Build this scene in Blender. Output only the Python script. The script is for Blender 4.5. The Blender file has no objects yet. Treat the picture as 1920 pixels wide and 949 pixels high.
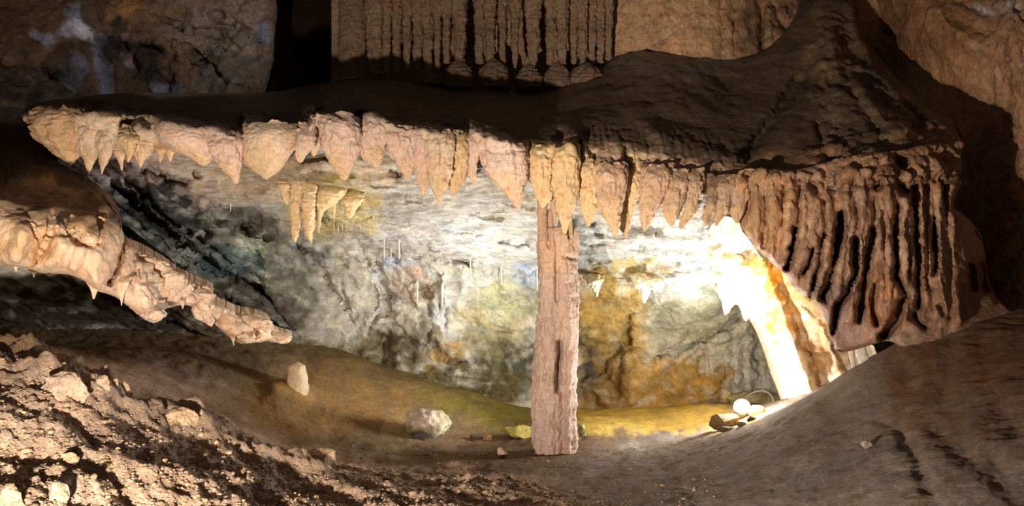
import bpy, bmesh, math, random
import numpy as np
from mathutils import Vector

# ------------------------------------------------------------------ camera model
F, CX, CY, CAMZ = 1500.0, 960.0, 474.5, 1.6
col = bpy.context.scene.collection

def W(px, py, Y):
    px, py, Y = np.broadcast_arrays(np.asarray(px, float), np.asarray(py, float), np.asarray(Y, float))
    return np.stack([(px - CX) / F * Y, Y, CAMZ - (py - CY) / F * Y], -1)

def S(r, g, b):
    f = lambda c: (c / 255 / 12.92) if c / 255 <= .04045 else ((c / 255 + .055) / 1.055) ** 2.4
    return np.array([f(r), f(g), f(b)])

# ------------------------------------------------------------------ noise
_rng = np.random.RandomState(7)
_perm = _rng.permutation(512).astype(np.int64)
_perm = np.concatenate([_perm, _perm, _perm])
_g = _rng.normal(size=(512, 3)); _g /= np.linalg.norm(_g, axis=1)[:, None]

def perlin(p):
    sh = p.shape[:-1]; p = p.reshape(-1, 3)
    i = np.floor(p).astype(np.int64); f = p - i
    i &= 511
    u = f * f * f * (f * (f * 6 - 15) + 10)
    out = 0
    for dx in (0, 1):
        for dy in (0, 1):
            for dz in (0, 1):
                h = _perm[(_perm[(_perm[(i[:, 0] + dx) & 511] + i[:, 1] + dy) & 511] + i[:, 2] + dz) & 511]
                g = _g[h]
                d = g[:, 0] * (f[:, 0] - dx) + g[:, 1] * (f[:, 1] - dy) + g[:, 2] * (f[:, 2] - dz)
                w = (u[:, 0] if dx else 1 - u[:, 0]) * (u[:, 1] if dy else 1 - u[:, 1]) * (u[:, 2] if dz else 1 - u[:, 2])
                out = out + w * d
    return (out * 1.5).reshape(sh)

def fbm(p, s, o=4, sc=(1, 1, 1), seed=0, gain=.5):
    q = p * np.array(sc) * s + seed * 17.3
    a, r, n = 1., 0., 0.
    for k in range(o):
        r = r + a * perlin(q); n += a; a *= gain; q = q * 2.03 + 5.1
    return r / n

def ridged(p, s, o=4, sc=(1, 1, 1), seed=0, gain=.5):      # 0..1, sharp crests
    q = p * np.array(sc) * s + seed * 17.3
    a, r, n = 1., 0., 0.
    for k in range(o):
        r = r + a * (1 - np.abs(perlin(q)) * 1.6); n += a; a *= gain; q = q * 2.03 + 5.1
    return r / n

def billow(p, s, o=3, sc=(1, 1, 1), seed=0, gain=.5):      # 0..1, rounded lumps with sharp creases
    return 1 - ridged(p, s, o, sc, seed, gain)

# ------------------------------------------------------------------ small numeric tools
def tps(pts):
    P = np.array(pts, float); xy = P[:, :-1]; z = P[:, -1]
    sc = np.ptp(xy, axis=0).max(); c = xy.mean(0)
    q = (xy - c) / sc; n = len(q)
    def K(a, b):
        r2 = ((a[:, None, :] - b[None]) ** 2).sum(-1)
        return .5 * r2 * np.log(r2 + 1e-12)
    A = np.zeros((n + 3, n + 3)); A[:n, :n] = K(q, q) + np.eye(n) * 1e-4
    A[:n, n] = 1; A[:n, n + 1:] = q; A[n, :n] = 1; A[n + 1:, :n] = q.T
    w = np.linalg.solve(A, np.concatenate([z, [0, 0, 0]]))
    def f(x, y):
        x, y = np.broadcast_arrays(np.asarray(x, float), np.asarray(y, float))
        sh = x.shape; a = (np.stack([x.ravel(), y.ravel()], 1) - c) / sc
        out = np.empty(len(a))
        for s in range(0, len(a), 20000):
            b = a[s:s + 20000]
            out[s:s + 20000] = K(b, q) @ w[:n] + w[n] + b @ w[n + 1:]
        return out.reshape(sh)
    return f

def seg_near(px, py, poly, closed=False):
    """distance to polyline and nearest point"""
    P = np.array(poly, float)[:, :2]
    if closed: P = np.vstack([P, P[:1]])
    best = np.full(px.shape, 1e18); bx = np.zeros(px.shape); by = np.zeros(px.shape)
    for a, b in zip(P[:-1], P[1:]):
        d = b - a; L = max(1e-9, d @ d)
        t = np.clip(((px - a[0]) * d[0] + (py - a[1]) * d[1]) / L, 0, 1)
        x = a[0] + t * d[0]; y = a[1] + t * d[1]
        r = (px - x) ** 2 + (py - y) ** 2
        m = r < best
        best = np.where(m, r, best); bx = np.where(m, x, bx); by = np.where(m, y, by)
    return np.sqrt(best), bx, by

def inside(px, py, poly):
    P = np.array(poly, float); n = len(P); r = np.zeros(px.shape, bool)
    for i in range(n):
        x1, y1 = P[i]; x2, y2 = P[(i + 1) % n]
        if y1 == y2: continue
        c = ((y1 > py) != (y2 > py)) & (px < (x2 - x1) * (py - y1) / (y2 - y1) + x1)
        r ^= c
    return r

def smooth_poly(poly, n=4, closed=True):
    """Catmull-Rom refinement"""
    P = np.array(poly, float); N = len(P); out = []
    rng = range(N) if closed else range(N - 1)
    for i in rng:
        g = (lambda k: P[k % N]) if closed else (lambda k: P[min(max(k, 0), N - 1)])
        p0, p1, p2, p3 = g(i - 1), g(i), g(i + 1), g(i + 2)
        for t in np.arange(n) / n:
            out.append(.5 * ((2 * p1) + (-p0 + p2) * t + (2 * p0 - 5 * p1 + 4 * p2 - p3) * t * t + (-p0 + 3 * p1 - 3 * p2 + p3) * t ** 3))
    if not closed: out.append(P[-1])
    return np.array(out)

def wob(px, py, amp=5, s=.03, seed=0):
    q = np.stack([px * s, py * s, np.full(px.shape, seed * 3.7)], -1)
    return px + amp * fbm(q, 1, 3, seed=seed + 1) * 2, py + amp * fbm(q, 1, 3, seed=seed + 2) * 2

def feats(px, py, L, amp=4, seed=0):
    """cracks (+) and ribs (-) along lines: (poly, width px, depth m)"""
    x, y = wob(px, py, amp, .05, seed)
    r = np.zeros(px.shape)
    for poly, w, d in L:
        P = np.array(poly, float)
        lo = P.min(0) - 4 * w - 12; hi = P.max(0) + 4 * w + 12
        m = (px > lo[0]) & (px < hi[0]) & (py > lo[1]) & (py < hi[1])
        if not m.any(): continue
        if len(P) == 1: dist = np.hypot(x[m] - P[0, 0], y[m] - P[0, 1])
        else: dist, _, _ = seg_near(x[m], y[m], P)
        r[m] += d * np.exp(-(dist / w) ** 2)
    return r

def paint(px, py, base, blobs, seed=0, amp=14):
    """rock colour, at some places with shade put in: a base and stains with ragged edges (px, py, rx, ry, colour, strength)"""
    x, y = wob(px, py, amp, .02, seed)
    x2, y2 = wob(px, py, amp * .4, .09, seed + 5)
    x = x + x2 - px; y = y + y2 - py
    nz = fbm(np.stack([px * .035, py * .05, np.full(px.shape, seed * 2.1)], -1), 1, 4, seed=seed + 4) * 1.6 + .25
    c = np.empty(px.shape + (3,)); c[:] = base
    for (bx, by, rx, ry, cc, st) in blobs:
        d = np.sqrt(((x - bx) / rx) ** 2 + ((y - by) / ry) ** 2)
        w = st * np.clip((1.25 - d) / .5, 0, 1)
        w = np.clip(w * (.8 + 1.1 * nz) + .0, 0, 1)
        c = c * (1 - w[..., None]) + np.array(cc) * w[..., None]
    return c

# ------------------------------------------------------------------ materials
def mat(name, rough=.8, spec=.25, bumps=((12, .6, .03), (45, .5, .01)), mott=(3, .35), fine=(30, .25), stretch=(1, 1, 1), rot=(0, 0, 0), tint=(1, .9, .8), vor=None, attr=True, color=(.5, .4, .3)):
    m = bpy.data.materials.new(name); m.use_nodes = True
    nt = m.node_tree; N = nt.nodes; L = nt.links; N.clear()
    out = N.new('ShaderNodeOutputMaterial'); b = N.new('ShaderNodeBsdfPrincipled')
    L.new(b.outputs[0], out.inputs[0])
    b.inputs['Roughness'].default_value = rough; b.inputs['Specular IOR Level'].default_value = spec
    tc = N.new('ShaderNodeTexCoord'); mp = N.new('ShaderNodeMapping')
    mp.inputs['Scale'].default_value = stretch; mp.inputs['Rotation'].default_value = rot
    L.new(tc.outputs['Object'], mp.inputs['Vector'])
    def noise(scale, detail=6, rgh=.6, dist=.3):
        n = N.new('ShaderNodeTexNoise'); n.inputs['Scale'].default_value = scale
        n.inputs['Detail'].default_value = detail; n.inputs['Roughness'].default_value = rgh; n.inputs['Distortion'].default_value = dist
        L.new(mp.outputs[0], n.inputs['Vector']); return n.outputs['Fac']
    def rng(v, a, b_, lo=.3, hi=.7):
        r = N.new('ShaderNodeMapRange'); r.inputs['From Min'].default_value = lo; r.inputs['From Max'].default_value = hi
        r.inputs['To Min'].default_value = a; r.inputs['To Max'].default_value = b_; L.new(v, r.inputs['Value']); return r.outputs[0]
    if attr:
        a = N.new('ShaderNodeAttribute'); a.attribute_name = 'Col'; c = a.outputs['Color']
    else:
        a = N.new('ShaderNodeRGB'); a.outputs[0].default_value = (*color, 1); c = a.outputs[0]
    def mul(c, fac_out):
        v = N.new('ShaderNodeVectorMath'); v.operation = 'SCALE'; L.new(c, v.inputs[0]); L.new(fac_out, v.inputs['Scale']); return v.outputs[0]
    c = mul(c, rng(noise(mott[0]), 1 - mott[1], 1 + mott[1] * .8))
    c = mul(c, rng(noise(fine[0], 8, .7), 1 - fine[1], 1 + fine[1]))
    mx = N.new('ShaderNodeMix'); mx.data_type = 'RGBA'; mx.blend_type = 'MULTIPLY'
    L.new(rng(noise(mott[0] * 1.7 + 1, 5), 0, 1, .42, .62), mx.inputs[0]); L.new(c, mx.inputs[6]); mx.inputs[7].default_value = (*tint, 1)
    L.new(mx.outputs[2], b.inputs['Base Color'])
    prev = None
    for sc, st, dist in bumps:
        bp = N.new('ShaderNodeBump'); bp.inputs['Strength'].default_value = st; bp.inputs['Distance'].default_value = dist
        L.new(noise(sc, 7, .65, .6), bp.inputs['Height'])
        if prev: L.new(prev, bp.inputs['Normal'])
        prev = bp.outputs[0]
    if vor:
        v = N.new('ShaderNodeTexVoronoi'); v.inputs['Scale'].default_value = vor[0]; L.new(mp.outputs[0], v.inputs['Vector'])
        v.feature = 'SMOOTH_F1'
        bp = N.new('ShaderNodeBump'); bp.inputs['Strength'].default_value = vor[1]; bp.inputs['Distance'].default_value = vor[2]; bp.invert = True
        L.new(v.outputs['Distance'], bp.inputs['Height']); L.new(prev, bp.inputs['Normal']); prev = bp.outputs[0]
    L.new(prev, b.inputs['Normal'])
    return m

M_ROCK = mat('wall_rock', .75, .3, ((6, .9, .1), (22, 1, .05), (80, .8, .012)), (2.2, .4), (18, .35))
M_CEIL = mat('ceiling_limestone', .85, .15, ((5, 1, .08), (18, 1, .06), (60, .9, .018)), (3, .18), (14, .28), stretch=(.6, 1, 2.2), rot=(0, math.radians(-6), 0), tint=(1, .93, .84))
M_STRATA = mat('strata_rock', .7, .35, ((5, .9, .07), (20, .9, .03)), (3, .45), (14, .4), stretch=(.5, 1, 3), rot=(0, math.radians(-38), 0), tint=(.85, .88, .9))
M_WALLB = mat('recess_wall_rock', .8, .2, ((5, .9, .07), (16, 1, .05), (60, .9, .014)), (3, .3), (12, .3), tint=(1, .94, .82))
M_FLOW = mat('flowstone', .62, .4, ((14, .7, .03), (45, .9, .014), (120, .5, .004)), (5, .18), (40, .2), stretch=(1, 1, .7), tint=(1, .88, .8))
M_FOLD = mat('curtain_flowstone', .6, .4, ((10, .8, .04), (36, .9, .016)), (5, .3), (26, .35), stretch=(1, 1, .7), tint=(.95, .8, .72), vor=(26, .5, .02))
M_SHADED_MUD = mat('muddy_flowstone_shaded_top', .38, .5, ((4, .6, .06), (22, .9, .03), (90, .7, .008)), (2.5, .3), (30, .25), tint=(.9, .85, .8))
M_COLUMN = mat('column_flowstone', .8, .2, ((10, .5, .03), (50, .7, .01), (140, .5, .004)), (4, .2), (60, .2), stretch=(1, 1, .8), tint=(.95, .85, .82))
M_FLOOR = mat('floor_earth', .9, .15, ((5, .6, .05), (25, .9, .03), (90, .9, .012)), (2, .25), (40, .3), tint=(.95, .9, .84))
M_STONE = mat('loose_stone', .8, .25, ((8, 1, .05), (40, 1, .02)), (4, .35), (30, .4), tint=(.95, .9, .8))
M_WHITE = mat('calcite', .6, .3, ((10, .6, .03), (40, .6, .01)), (4, .15), (30, .15), tint=(1, .95, .8))

# ------------------------------------------------------------------ mesh output
def make(name, V, faces, m, cols=None, parent=None, origin=None, smooth=True):
    me = bpy.data.meshes.new(name)
    V = np.asarray(V, float)
    if origin is None: origin = np.array([(V[:, 0].min() + V[:, 0].max()) / 2, (V[:, 1].min() + V[:, 1].max()) / 2, V[:, 2].min()])
    origin = np.asarray(origin, float)
    po = np.array(parent.location) if parent is not None else np.zeros(3)
    v = (V - origin)
    faces = np.asarray(faces)
    k = faces.shape[1]
    me.vertices.add(len(v)); me.vertices.foreach_set('co', v.ravel())
    me.loops.add(faces.size); me.loops.foreach_set('vertex_index', faces.ravel().astype(np.int32))
    me.polygons.add(len(faces)); me.polygons.foreach_set('loop_start', (np.arange(len(faces)) * k).astype(np.int32))
    me.polygons.foreach_set('use_smooth', np.full(len(faces), smooth))
    me.update(calc_edges=True); me.validate()
    if cols is not None:
        at = me.color_attributes.new('Col', 'FLOAT_COLOR', 'POINT')
        cc = np.ones((len(v), 4)); cc[:, :3] = np.clip(cols, 0.004, .95)
        at.data.foreach_set('color', cc.ravel())
    me.materials.append(m)
    o = bpy.data.objects.new(name, me); col.objects.link(o)
    if parent is not None:
        o.parent = parent; o.location = origin - po
    else:
        o.location = origin
    return o

def tag(o, label=None, cat=None, group=None, kind=None):
    if label: o['label'] = label
    if cat: o['category'] = cat
    if group: o['group'] = group
    if kind: o['kind'] = kind
    return o

def grid_faces(nr, nc, closed=False):
    r = np.arange(nr - 1)[:, None]; c = np.arange(nc if closed else nc - 1)[None]
    c2 = (c + 1) % nc
    return np.stack([r * nc + c + 0 * r, r * nc + c2 + 0 * r, (r + 1) * nc + c2, (r + 1) * nc + c], -1).reshape(-1, 4)

def grid_normals(V):
    du = np.gradient(V, axis=1); dv = np.gradient(V, axis=0)
    n = np.cross(du, dv); n /= np.linalg.norm(n, axis=-1, keepdims=True) + 1e-12
    return n   # px to the right, py downwards: points towards +Y (away); displacement uses -n = towards the viewer

def relief(x0, x1, y0, y1, step, depth, disp, paintf, poly=None, back=((0, .25, .0), (0, .8, .0)), roundoff=None, fade=9):
    """rock surface over a region; the outline is cut, rounded back and given thickness behind.
    returns vertex arrays and faces with their (px,py) centres"""
    nx = int((x1 - x0) / step) + 1; ny = int((y1 - y0) / step) + 1
    X, Yp = np.meshgrid(np.linspace(x0, x1, nx), np.linspace(y0, y1, ny))
    keepf = None
    if poly is not None:
        ins = inside(X, Yp, poly)
        keepf = ins[:-1, :-1] | ins[1:, :-1] | ins[:-1, 1:] | ins[1:, 1:]
        d, bx, by = seg_near(X, Yp, poly, True)
        snap = ~ins
        X = np.where(snap & (d < step * 3), bx, X); Yp = np.where(snap & (d < step * 3), by, Yp)
    D = depth(X, Yp)
    if roundoff:
        for line, r, amt in roundoff:
            d, _, _ = seg_near(X, Yp, line)
            t = np.clip(1 - d / r, 0, 1)
            D = D + amt * (1 - np.sqrt(np.clip(1 - t * t, 0, 1)))
    V = W(X, Yp, D)
    n = grid_normals(V)
    if disp is not None:
        dd = disp(V, X, Yp)
        if poly is not None and fade: dd = dd * np.clip(seg_near(X, Yp, poly, True)[0] / fade, .15, 1)
        V = V - n * dd[..., None]
    C = paintf(X, Yp, V)
    idx = np.arange(nx * ny).reshape(ny, nx)
    q = np.stack([idx[:-1, :-1], idx[1:, :-1], idx[1:, 1:], idx[:-1, 1:]], -1)
    q = q[keepf] if keepf is not None else q.reshape(-1, 4)
    V = V.reshape(-1, 3); C = C.reshape(-1, 3); PX = X.ravel(); PY = Yp.ravel()
    if back:
        e = np.concatenate([q[:, [0, 1]], q[:, [1, 2]], q[:, [2, 3]], q[:, [3, 0]]])
        key = np.sort(e, 1); k = key[:, 0].astype(np.int64) * (nx * ny) + key[:, 1]
        u, inv, cnt = np.unique(k, return_inverse=True, return_counts=True)
        be = e[cnt[inv] == 1]
        prev = {int(a): int(a) for a in np.unique(be)}
        base_ids = np.array(sorted(prev)); 
        for off in back:
            new = np.arange(len(V), len(V) + len(base_ids))
            bq = V[base_ids]; V = np.vstack([V, bq + np.stack([bq[:, 0] / bq[:, 1] * off[1] + off[0], np.full(len(bq), float(off[1])), (bq[:, 2] - CAMZ) / bq[:, 1] * off[1] + off[2]], 1)]); C = np.vstack([C, C[base_ids]])
            PX = np.concatenate([PX, PX[base_ids]]); PY = np.concatenate([PY, PY[base_ids]])
            mp = dict(zip(base_ids.tolist(), new.tolist()))
            cur = np.array([[prev[int(a)], prev[int(b)], mp[int(b)], mp[int(a)]] for a, b in be])
            q = np.vstack([q, cur[:, ::-1]])
            prev = mp
    return V, q, C, PX, PY

def compact(V, q, C):
    u, inv = np.unique(q, return_inverse=True)
    return V[u], inv.reshape(q.shape), C[u]

def relief_obj(name, m, *a, **k):
    V, q, C, _, _ = relief(*a, **k)
    V, q, C = compact(V, q, C)
    return make(name, V, q, m, C)

# ------------------------------------------------------------------ lobes, stalactites, columns: traced profile turned into a solid of its own thickness
def lobe(name, rows, Y, m, base, rat=.8, maxd=.22, seed=0, ridge=.10, rk=5, rough=.012, parent=None, fe=None, nr=56, nc=72, blobs=None, lean=0, capt=True, cas=0.0, tuck=0, dome=0, tl=26, tp=2.0):
    R = np.array(rows, float)
    t = np.linspace(0, 1, nr)
    yy = R[:, 0]; tt = (yy - yy[0]) / (yy[-1] - yy[0])
    def ev(k):
        # monotone-ish smooth interpolation
        a = np.interp(t, tt, R[:, k]); b = a.copy()
        for _ in range(max(2, int(nr / (6 if dome else 22)))): b[1:-1] = (b[:-2] + 2 * b[1:-1] + b[2:]) / 4
        return b
    xl, xr = ev(1), ev(2); py = yy[0] + t * (yy[-1] - yy[0])
    cx = (xl + xr) / 2; hw = np.maximum((xr - xl) / 2, .4)
    if dome: hw = hw * np.sqrt(np.clip(1 - np.clip(1 - t / dome, 0, 1) ** 2, .02, 1)) * np.sqrt(np.clip(1 - np.clip(1 - (1 - t) / (dome * .8), 0, 1) ** 2, .02, 1))
    th = np.linspace(0, 2 * np.pi, nc, endpoint=False)
    TH, T = np.meshgrid(th, t)
    CXX = np.repeat(cx[:, None], nc, 1); HW = np.repeat(hw[:, None], nc, 1); PYY = np.repeat(py[:, None], nc, 1)
    if tuck: PYY = PYY + 9 * (1 - T) ** 3 * fbm(np.stack([np.cos(TH) * 2, np.sin(TH) * 2, T * 0 + seed], -1), 1, 3, seed=seed) * 2
    hwm = HW / F * Y
    dep = np.minimum(hwm * rat, maxd)
    # vertical flutes that drift as they go down
    q = np.stack([np.cos(TH) * rk * .35, np.sin(TH) * rk * .35, T * 1.6 + 0 * TH], -1)
    fl = billow(q, 1.0, 3, seed=seed + 3) - .35
    rad = 1 + ridge * fl
    se = lambda v: np.sign(v) * np.abs(v) ** .85
    px = CXX + HW * rad * np.cos(TH)
    Yt = Y + tuck * (.8 * np.clip(1 - (PYY - py[0]) / tl, 0, 1) ** tp + .25 * np.clip(1 - T / .5, 0, 1))
    y = Yt + lean * T + dep * rad * se(np.sin(TH))
    if fe: y = y + np.where(np.sin(TH) < 0, 1, 0) * feats(px, PYY, fe, 2, seed)
    V = W(px, PYY, y)
    # keep the silhouette: place x,z with the centre depth
    V[..., 0] = (px - CX) / F * (Yt + (y - Yt) * .3); V[..., 2] = CAMZ - (PYY - CY) / F * Yt
    n = np.stack([np.cos(TH), np.sin(TH), np.zeros_like(TH)], -1)
    amp = rough * np.clip(hwm / .06, .15, 1)
    d = fbm(V, 16, 4, sc=(1, 1, .6), seed=seed) * amp * 1.6 + (billow(V, 26, 2, sc=(1, 1, .5), seed=seed + 1) - .4) * amp * .8
    if cas: d = d + cas * (billow(V, 9, 2, sc=(.6, .6, 2.6), seed=seed + 9) - .4) * np.clip(hwm / .05, .2, 1)
    if tuck: d = d + .016 * (ridged(V, 14, 3, sc=(1, 1, 1.8), seed=seed + 2) - .6) * (1 - T) * np.clip(hwm / .06, .2, 1)
    V = V + n * d[..., None]
    C = paint(px, PYY, base, blobs or [], seed)
    vv = 1 + .12 * fbm(V, 5, 3, seed=seed + 7)
    C = C * vv[..., None]
    V = V.reshape(-1, 3); C = C.reshape(-1, 3)
    f = grid_faces(nr, nc, True)
    # caps as shrinking rings
    ring0 = V[:nc]; ringN = V[-nc:]
    c0 = ring0.mean(0); cN = ringN.mean(0)
    ext = []; fs = [f]
    base_i = nr * nc
    c0b = ring0 * .02 + c0 * .98 + (0, 0, .02); cNb = ringN * .02 + cN * .98 - np.array((0, 0, min(.012, hw[-1] / F * Y * .8)))
    V = np.vstack([V, c0b, cNb]); C = np.vstack([C, C[:nc], C[-nc:]])
    a = np.arange(nc); b = (a + 1) % nc
    f0 = np.stack([base_i + a, base_i + b, b, a], 1)
    fN = np.stack([(nr - 1) * nc + a, (nr - 1) * nc + b, base_i + nc + b, base_i + nc + a], 1)
    f = np.vstack([f, f0, fN])[:, ::-1]
    if lean or True:
        org = None
    return make(name, V, f, m, C, parent=parent)

# ------------------------------------------------------------------ loose stones
def stone_mesh(seed, sub=4, flat=0.0, amp=.25, planes=6):
    bm = bmesh.new(); bmesh.ops.create_icosphere(bm, subdivisions=sub, radius=1)
    V = np.array([v.co[:] for v in bm.verts]); Fc = np.array([[v.index for v in f.verts] for f in bm.faces]); bm.free()
    r = np.random.RandomState(seed)
    for _ in range(planes):     # chipped faces
        n = r.normal(size=3); n /= np.linalg.norm(n); c = r.uniform(.42, .8)
        d = V @ n; V = V - np.where(d > c, d - c, 0)[:, None] * n * .97
    V = V * (1 + amp * fbm(V, 1.4, 4, seed=seed))[:, None]
    V = V * (1 + .10 * (billow(V, 3, 4, seed=seed + 1) - .4) + .07 * fbm(V, 5, 4, seed=seed + 2))[:, None]
    return V, Fc

def stone(name, px0, px1, py0, py1, Y, base, seed=1, depth=None, sub=5, rotz=0, blobs=None, tilt=0, m=None, amp=.25, planes=6, parent=None):
    V, Fc = stone_mesh(seed, sub, amp=amp, planes=planes)
    V = V / np.array([np.ptp(V[:, 0]), np.ptp(V[:, 1]), np.ptp(V[:, 2])]); V -= (V.max(0) + V.min(0)) / 2
    if tilt:
        c, s = math.cos(tilt), math.sin(tilt); V = V @ np.array([[c, 0, s], [0, 1, 0], [-s, 0, c]]).T
        V = V / np.array([np.ptp(V[:, 0]), 1, np.ptp(V[:, 2])]); V -= (V.max(0) + V.min(0)) / 2
    w = (px1 - px0) / F * Y; h = (py1 - py0) / F * Y; d = depth or w * .8
    c = W((px0 + px1) / 2, (py0 + py1) / 2, Y)
    P = V * np.array([w, d, h]) + c
    px = CX + P[:, 0] / P[:, 1] * F; py = CY - (P[:, 2] - CAMZ) / P[:, 1] * F
    C = paint(px, py, base, blobs or [], seed, 5)
    return make(name, P, Fc, m or M_STONE, C, parent=parent)

# ================================================================== FLOOR
FP = [(1920, 949, 2.6), (1500, 949, 3.4), (1200, 949, 4.2), (960, 949, 4.6), (960, 870, 5.8), (1040, 850, 6.35), (1200, 830, 6.6), (1100, 795, 7.3),
      (1300, 793, 7.3), (1300, 762, 8.2), (1400, 788, 6.5), (1500, 750, 6.2), (1600, 690, 5.9), (1650, 662, 5.6), (1740, 615, 5.35), (1850, 590, 5.3),
      (1920, 600, 5.0), (1700, 800, 4.0), (1850, 750, 3.8), (1500, 850, 4.3), (1350, 860, 5.0),
      (0, 949, 3.2), (300, 949, 3.6), (600, 949, 4.3), (800, 949, 4.5), (0, 655, 4.8), (120, 682, 4.6), (250, 750, 4.8), (400, 802, 5.0), (500, 850, 5.1),
      (620, 872, 5.4), (800, 882, 5.6), (0, 640, 5.6), (200, 660, 5.8), (400, 752, 5.9), (500, 792, 6.2), (600, 815, 6.5), (700, 835, 6.5), (850, 830, 6.9),
      (550, 722, 7.0), (550, 655, 7.9), (700, 690, 8.2), (850, 735, 8.3), (950, 765, 8.3), (1000, 790, 7.8), (100, 640, 6.4), (350, 665, 6.9), (1440, 760, 7.9)]
fw = [tuple(W(*p)[[0, 1, 2]]) for p in FP] + [(1.9, 7.8, .12), (2.6, 7.2, .35), (4.2, 7.0, 1.0), (-1.3, 1.4, .15), (0, 1.5, -.1), (1.2, 1.5, .2), (-4.2, 7, 1.1), (-3, 8.8, .9), (0, 9.5, .0), (3, 9.5, .3)]
_fz = tps(fw)
def floor_z(x, y): return _fz(x, y)

npx, nY = 800, 380
PXg = np.linspace(-560, 2640, npx)[None, :] + np.zeros((nY, 1))
Yg = (1.75 * (9.6 / 1.75) ** np.linspace(1, 0, nY))[:, None] + np.zeros((1, npx))
Xw = (PXg - CX) / F * Yg; Zw = floor_z(Xw, Yg)
PYg = CY - (Zw - CAMZ) / Yg * F
Vf = np.stack([Xw, Yg, Zw], -1)
# debris heap at the left is rough, the mound at the right smooth with long flow grooves
crest = [(-200, 640), (60, 655), (140, 690), (260, 752), (400, 800), (500, 850), (620, 872), (800, 886), (1000, 900), (1100, 949)]
cy_ = np.interp(PXg, [c[0] for c in crest], [c[1] for c in crest])
front = np.clip((PYg - cy_) / 14 + .5, 0, 1) * np.clip((1150 - PXg) / 250, 0, 1)
left = np.clip((1120 - PXg) / 200, 0, 1)
d = .035 * fbm(Vf, 2.2, 4, seed=2) * (.5 + left * .6)
d = d + front * (.13 * (ridged(Vf, 1.7, 4, sc=(1, 1.3, 1), seed=4) - .62) + .05 * (ridged(Vf, 6, 4, seed=5) - .6) + .022 * fbm(Vf, 22, 3, seed=6))
cr = np.exp(-((PYg - cy_ - 14) / 20) ** 2) * np.clip((640 - PXg) / 60, 0, 1)
d = d + cr * (.05 + .16 * (ridged(Vf, 3.2, 4, seed=14) - .55))
d = d + left * (1 - front) * (.012 * fbm(Vf, 14, 3, seed=8) + .006 * fbm(Vf, 40, 2, seed=9))
d = d + (1 - left) * (.015 * fbm(Vf, 9, 4, seed=10) + .004 * fbm(Vf, 40, 3, seed=11))
grooves = [([(525, 740), (560, 740)], 26, .07), ([(1690, 800), (1710, 840), (1730, 890), (1760, 949)], 15, -0.0147), ([(1640, 780), (1690, 800), (1700, 830)], 15, -0.0084),
           ([(1760, 810), (1830, 860), (1900, 920), (1990, 980)], 21, -0.0168), ([(1870, 860), (1920, 900), (2000, 930)], 18, -0.0168),
           ([(1560, 760), (1590, 830), (1580, 949)], 37, -0.0084), ([(1790, 640), (1770, 720), (1790, 800)], 18, -0.0084), ([(1840, 640), (1850, 720), (1900, 800)], 18, -0.0084),
           ([(1210, 840), (1270, 900), (1310, 949)], 15, -0.0126), ([(1120, 890), (1200, 900), (1260, 890)], 18, -0.0084), ([(1700, 640), (1730, 700), (1710, 760)], 13, 0.0076),
           ([(1740, 640), (1760, 690)], 13, 0.0076), ([(60, 700), (110, 705), (160, 735), (200, 760)], 16, .05), ([(300, 772), (350, 790), (400, 795), (430, 815)], 12, .05),
           ([(110, 770), (150, 800), (180, 820)], 16, -.06), ([(0, 840), (90, 850), (180, 880), (260, 930)], 16, -.05), ([(320, 810), (370, 850)], 12, -.04)]
d = d + feats(PXg, PYg, grooves, 5, 3)
Vf[..., 2] += d
tan = S(208, 180, 158); brown = S(132, 108, 78); ochre = S(128, 106, 62); grey = S(158, 144, 134)
Cf = paint(PXg, PYg, brown, [(60, 860, 420, 170, tan, 1), (450, 930, 420, 90, tan, 1), (760, 930, 330, 50, tan, 1), (150, 740, 260, 50, tan, 1), (400, 820, 120, 40, tan, 1),
                            (1230, 780, 200, 40, S(226, 188, 90), 1), (1230, 775, 150, 30, S(226, 188, 90), .9), (760, 700, 200, 70, ochre, .8), (950, 740, 140, 60, S(140, 125, 60), .8), (600, 760, 180, 60, S(150, 115, 70), .8),
                            (1050, 850, 260, 40, S(120, 95, 75), .7), (1600, 850, 420, 180, grey, 1), (1830, 700, 180, 160, S(135, 105, 85), .8), (1300, 900, 250, 70, grey, .8), (1250, 782, 170, 30, S(232, 196, 100), .9),
                            (1860, 680, 60, 70, S(125, 85, 60), .6), (1730, 700, 70, 60, S(120, 85, 60), .6)], 3)
Cf *= (1 + .25 * fbm(Vf, 5, 4, seed=12))[..., None]
Cf *= (1 - front * .28 * np.clip(fbm(Vf, 13, 3, seed=13) * 3, 0, 1))[..., None]
fl = grid_faces(nY, npx)
floor = make('floor', Vf.reshape(-1, 3), fl[:, ::1], M_FLOOR, Cf.reshape(-1, 3), origin=(0, 5, 0)); tag(floor, 'uneven earth and rubble floor of the cave', kind='structure')

def fpt(px, py):
    """point where the ray through a pixel meets the floor"""
    Y = np.linspace(1.8, 9.4, 800); p = W(px, py, Y); g = floor_z(p[:, 0], p[:, 1])
    k = np.argmax(p[:, 2] <= g); k = k if k > 0 else len(Y) - 1
    return p[k]

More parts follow.
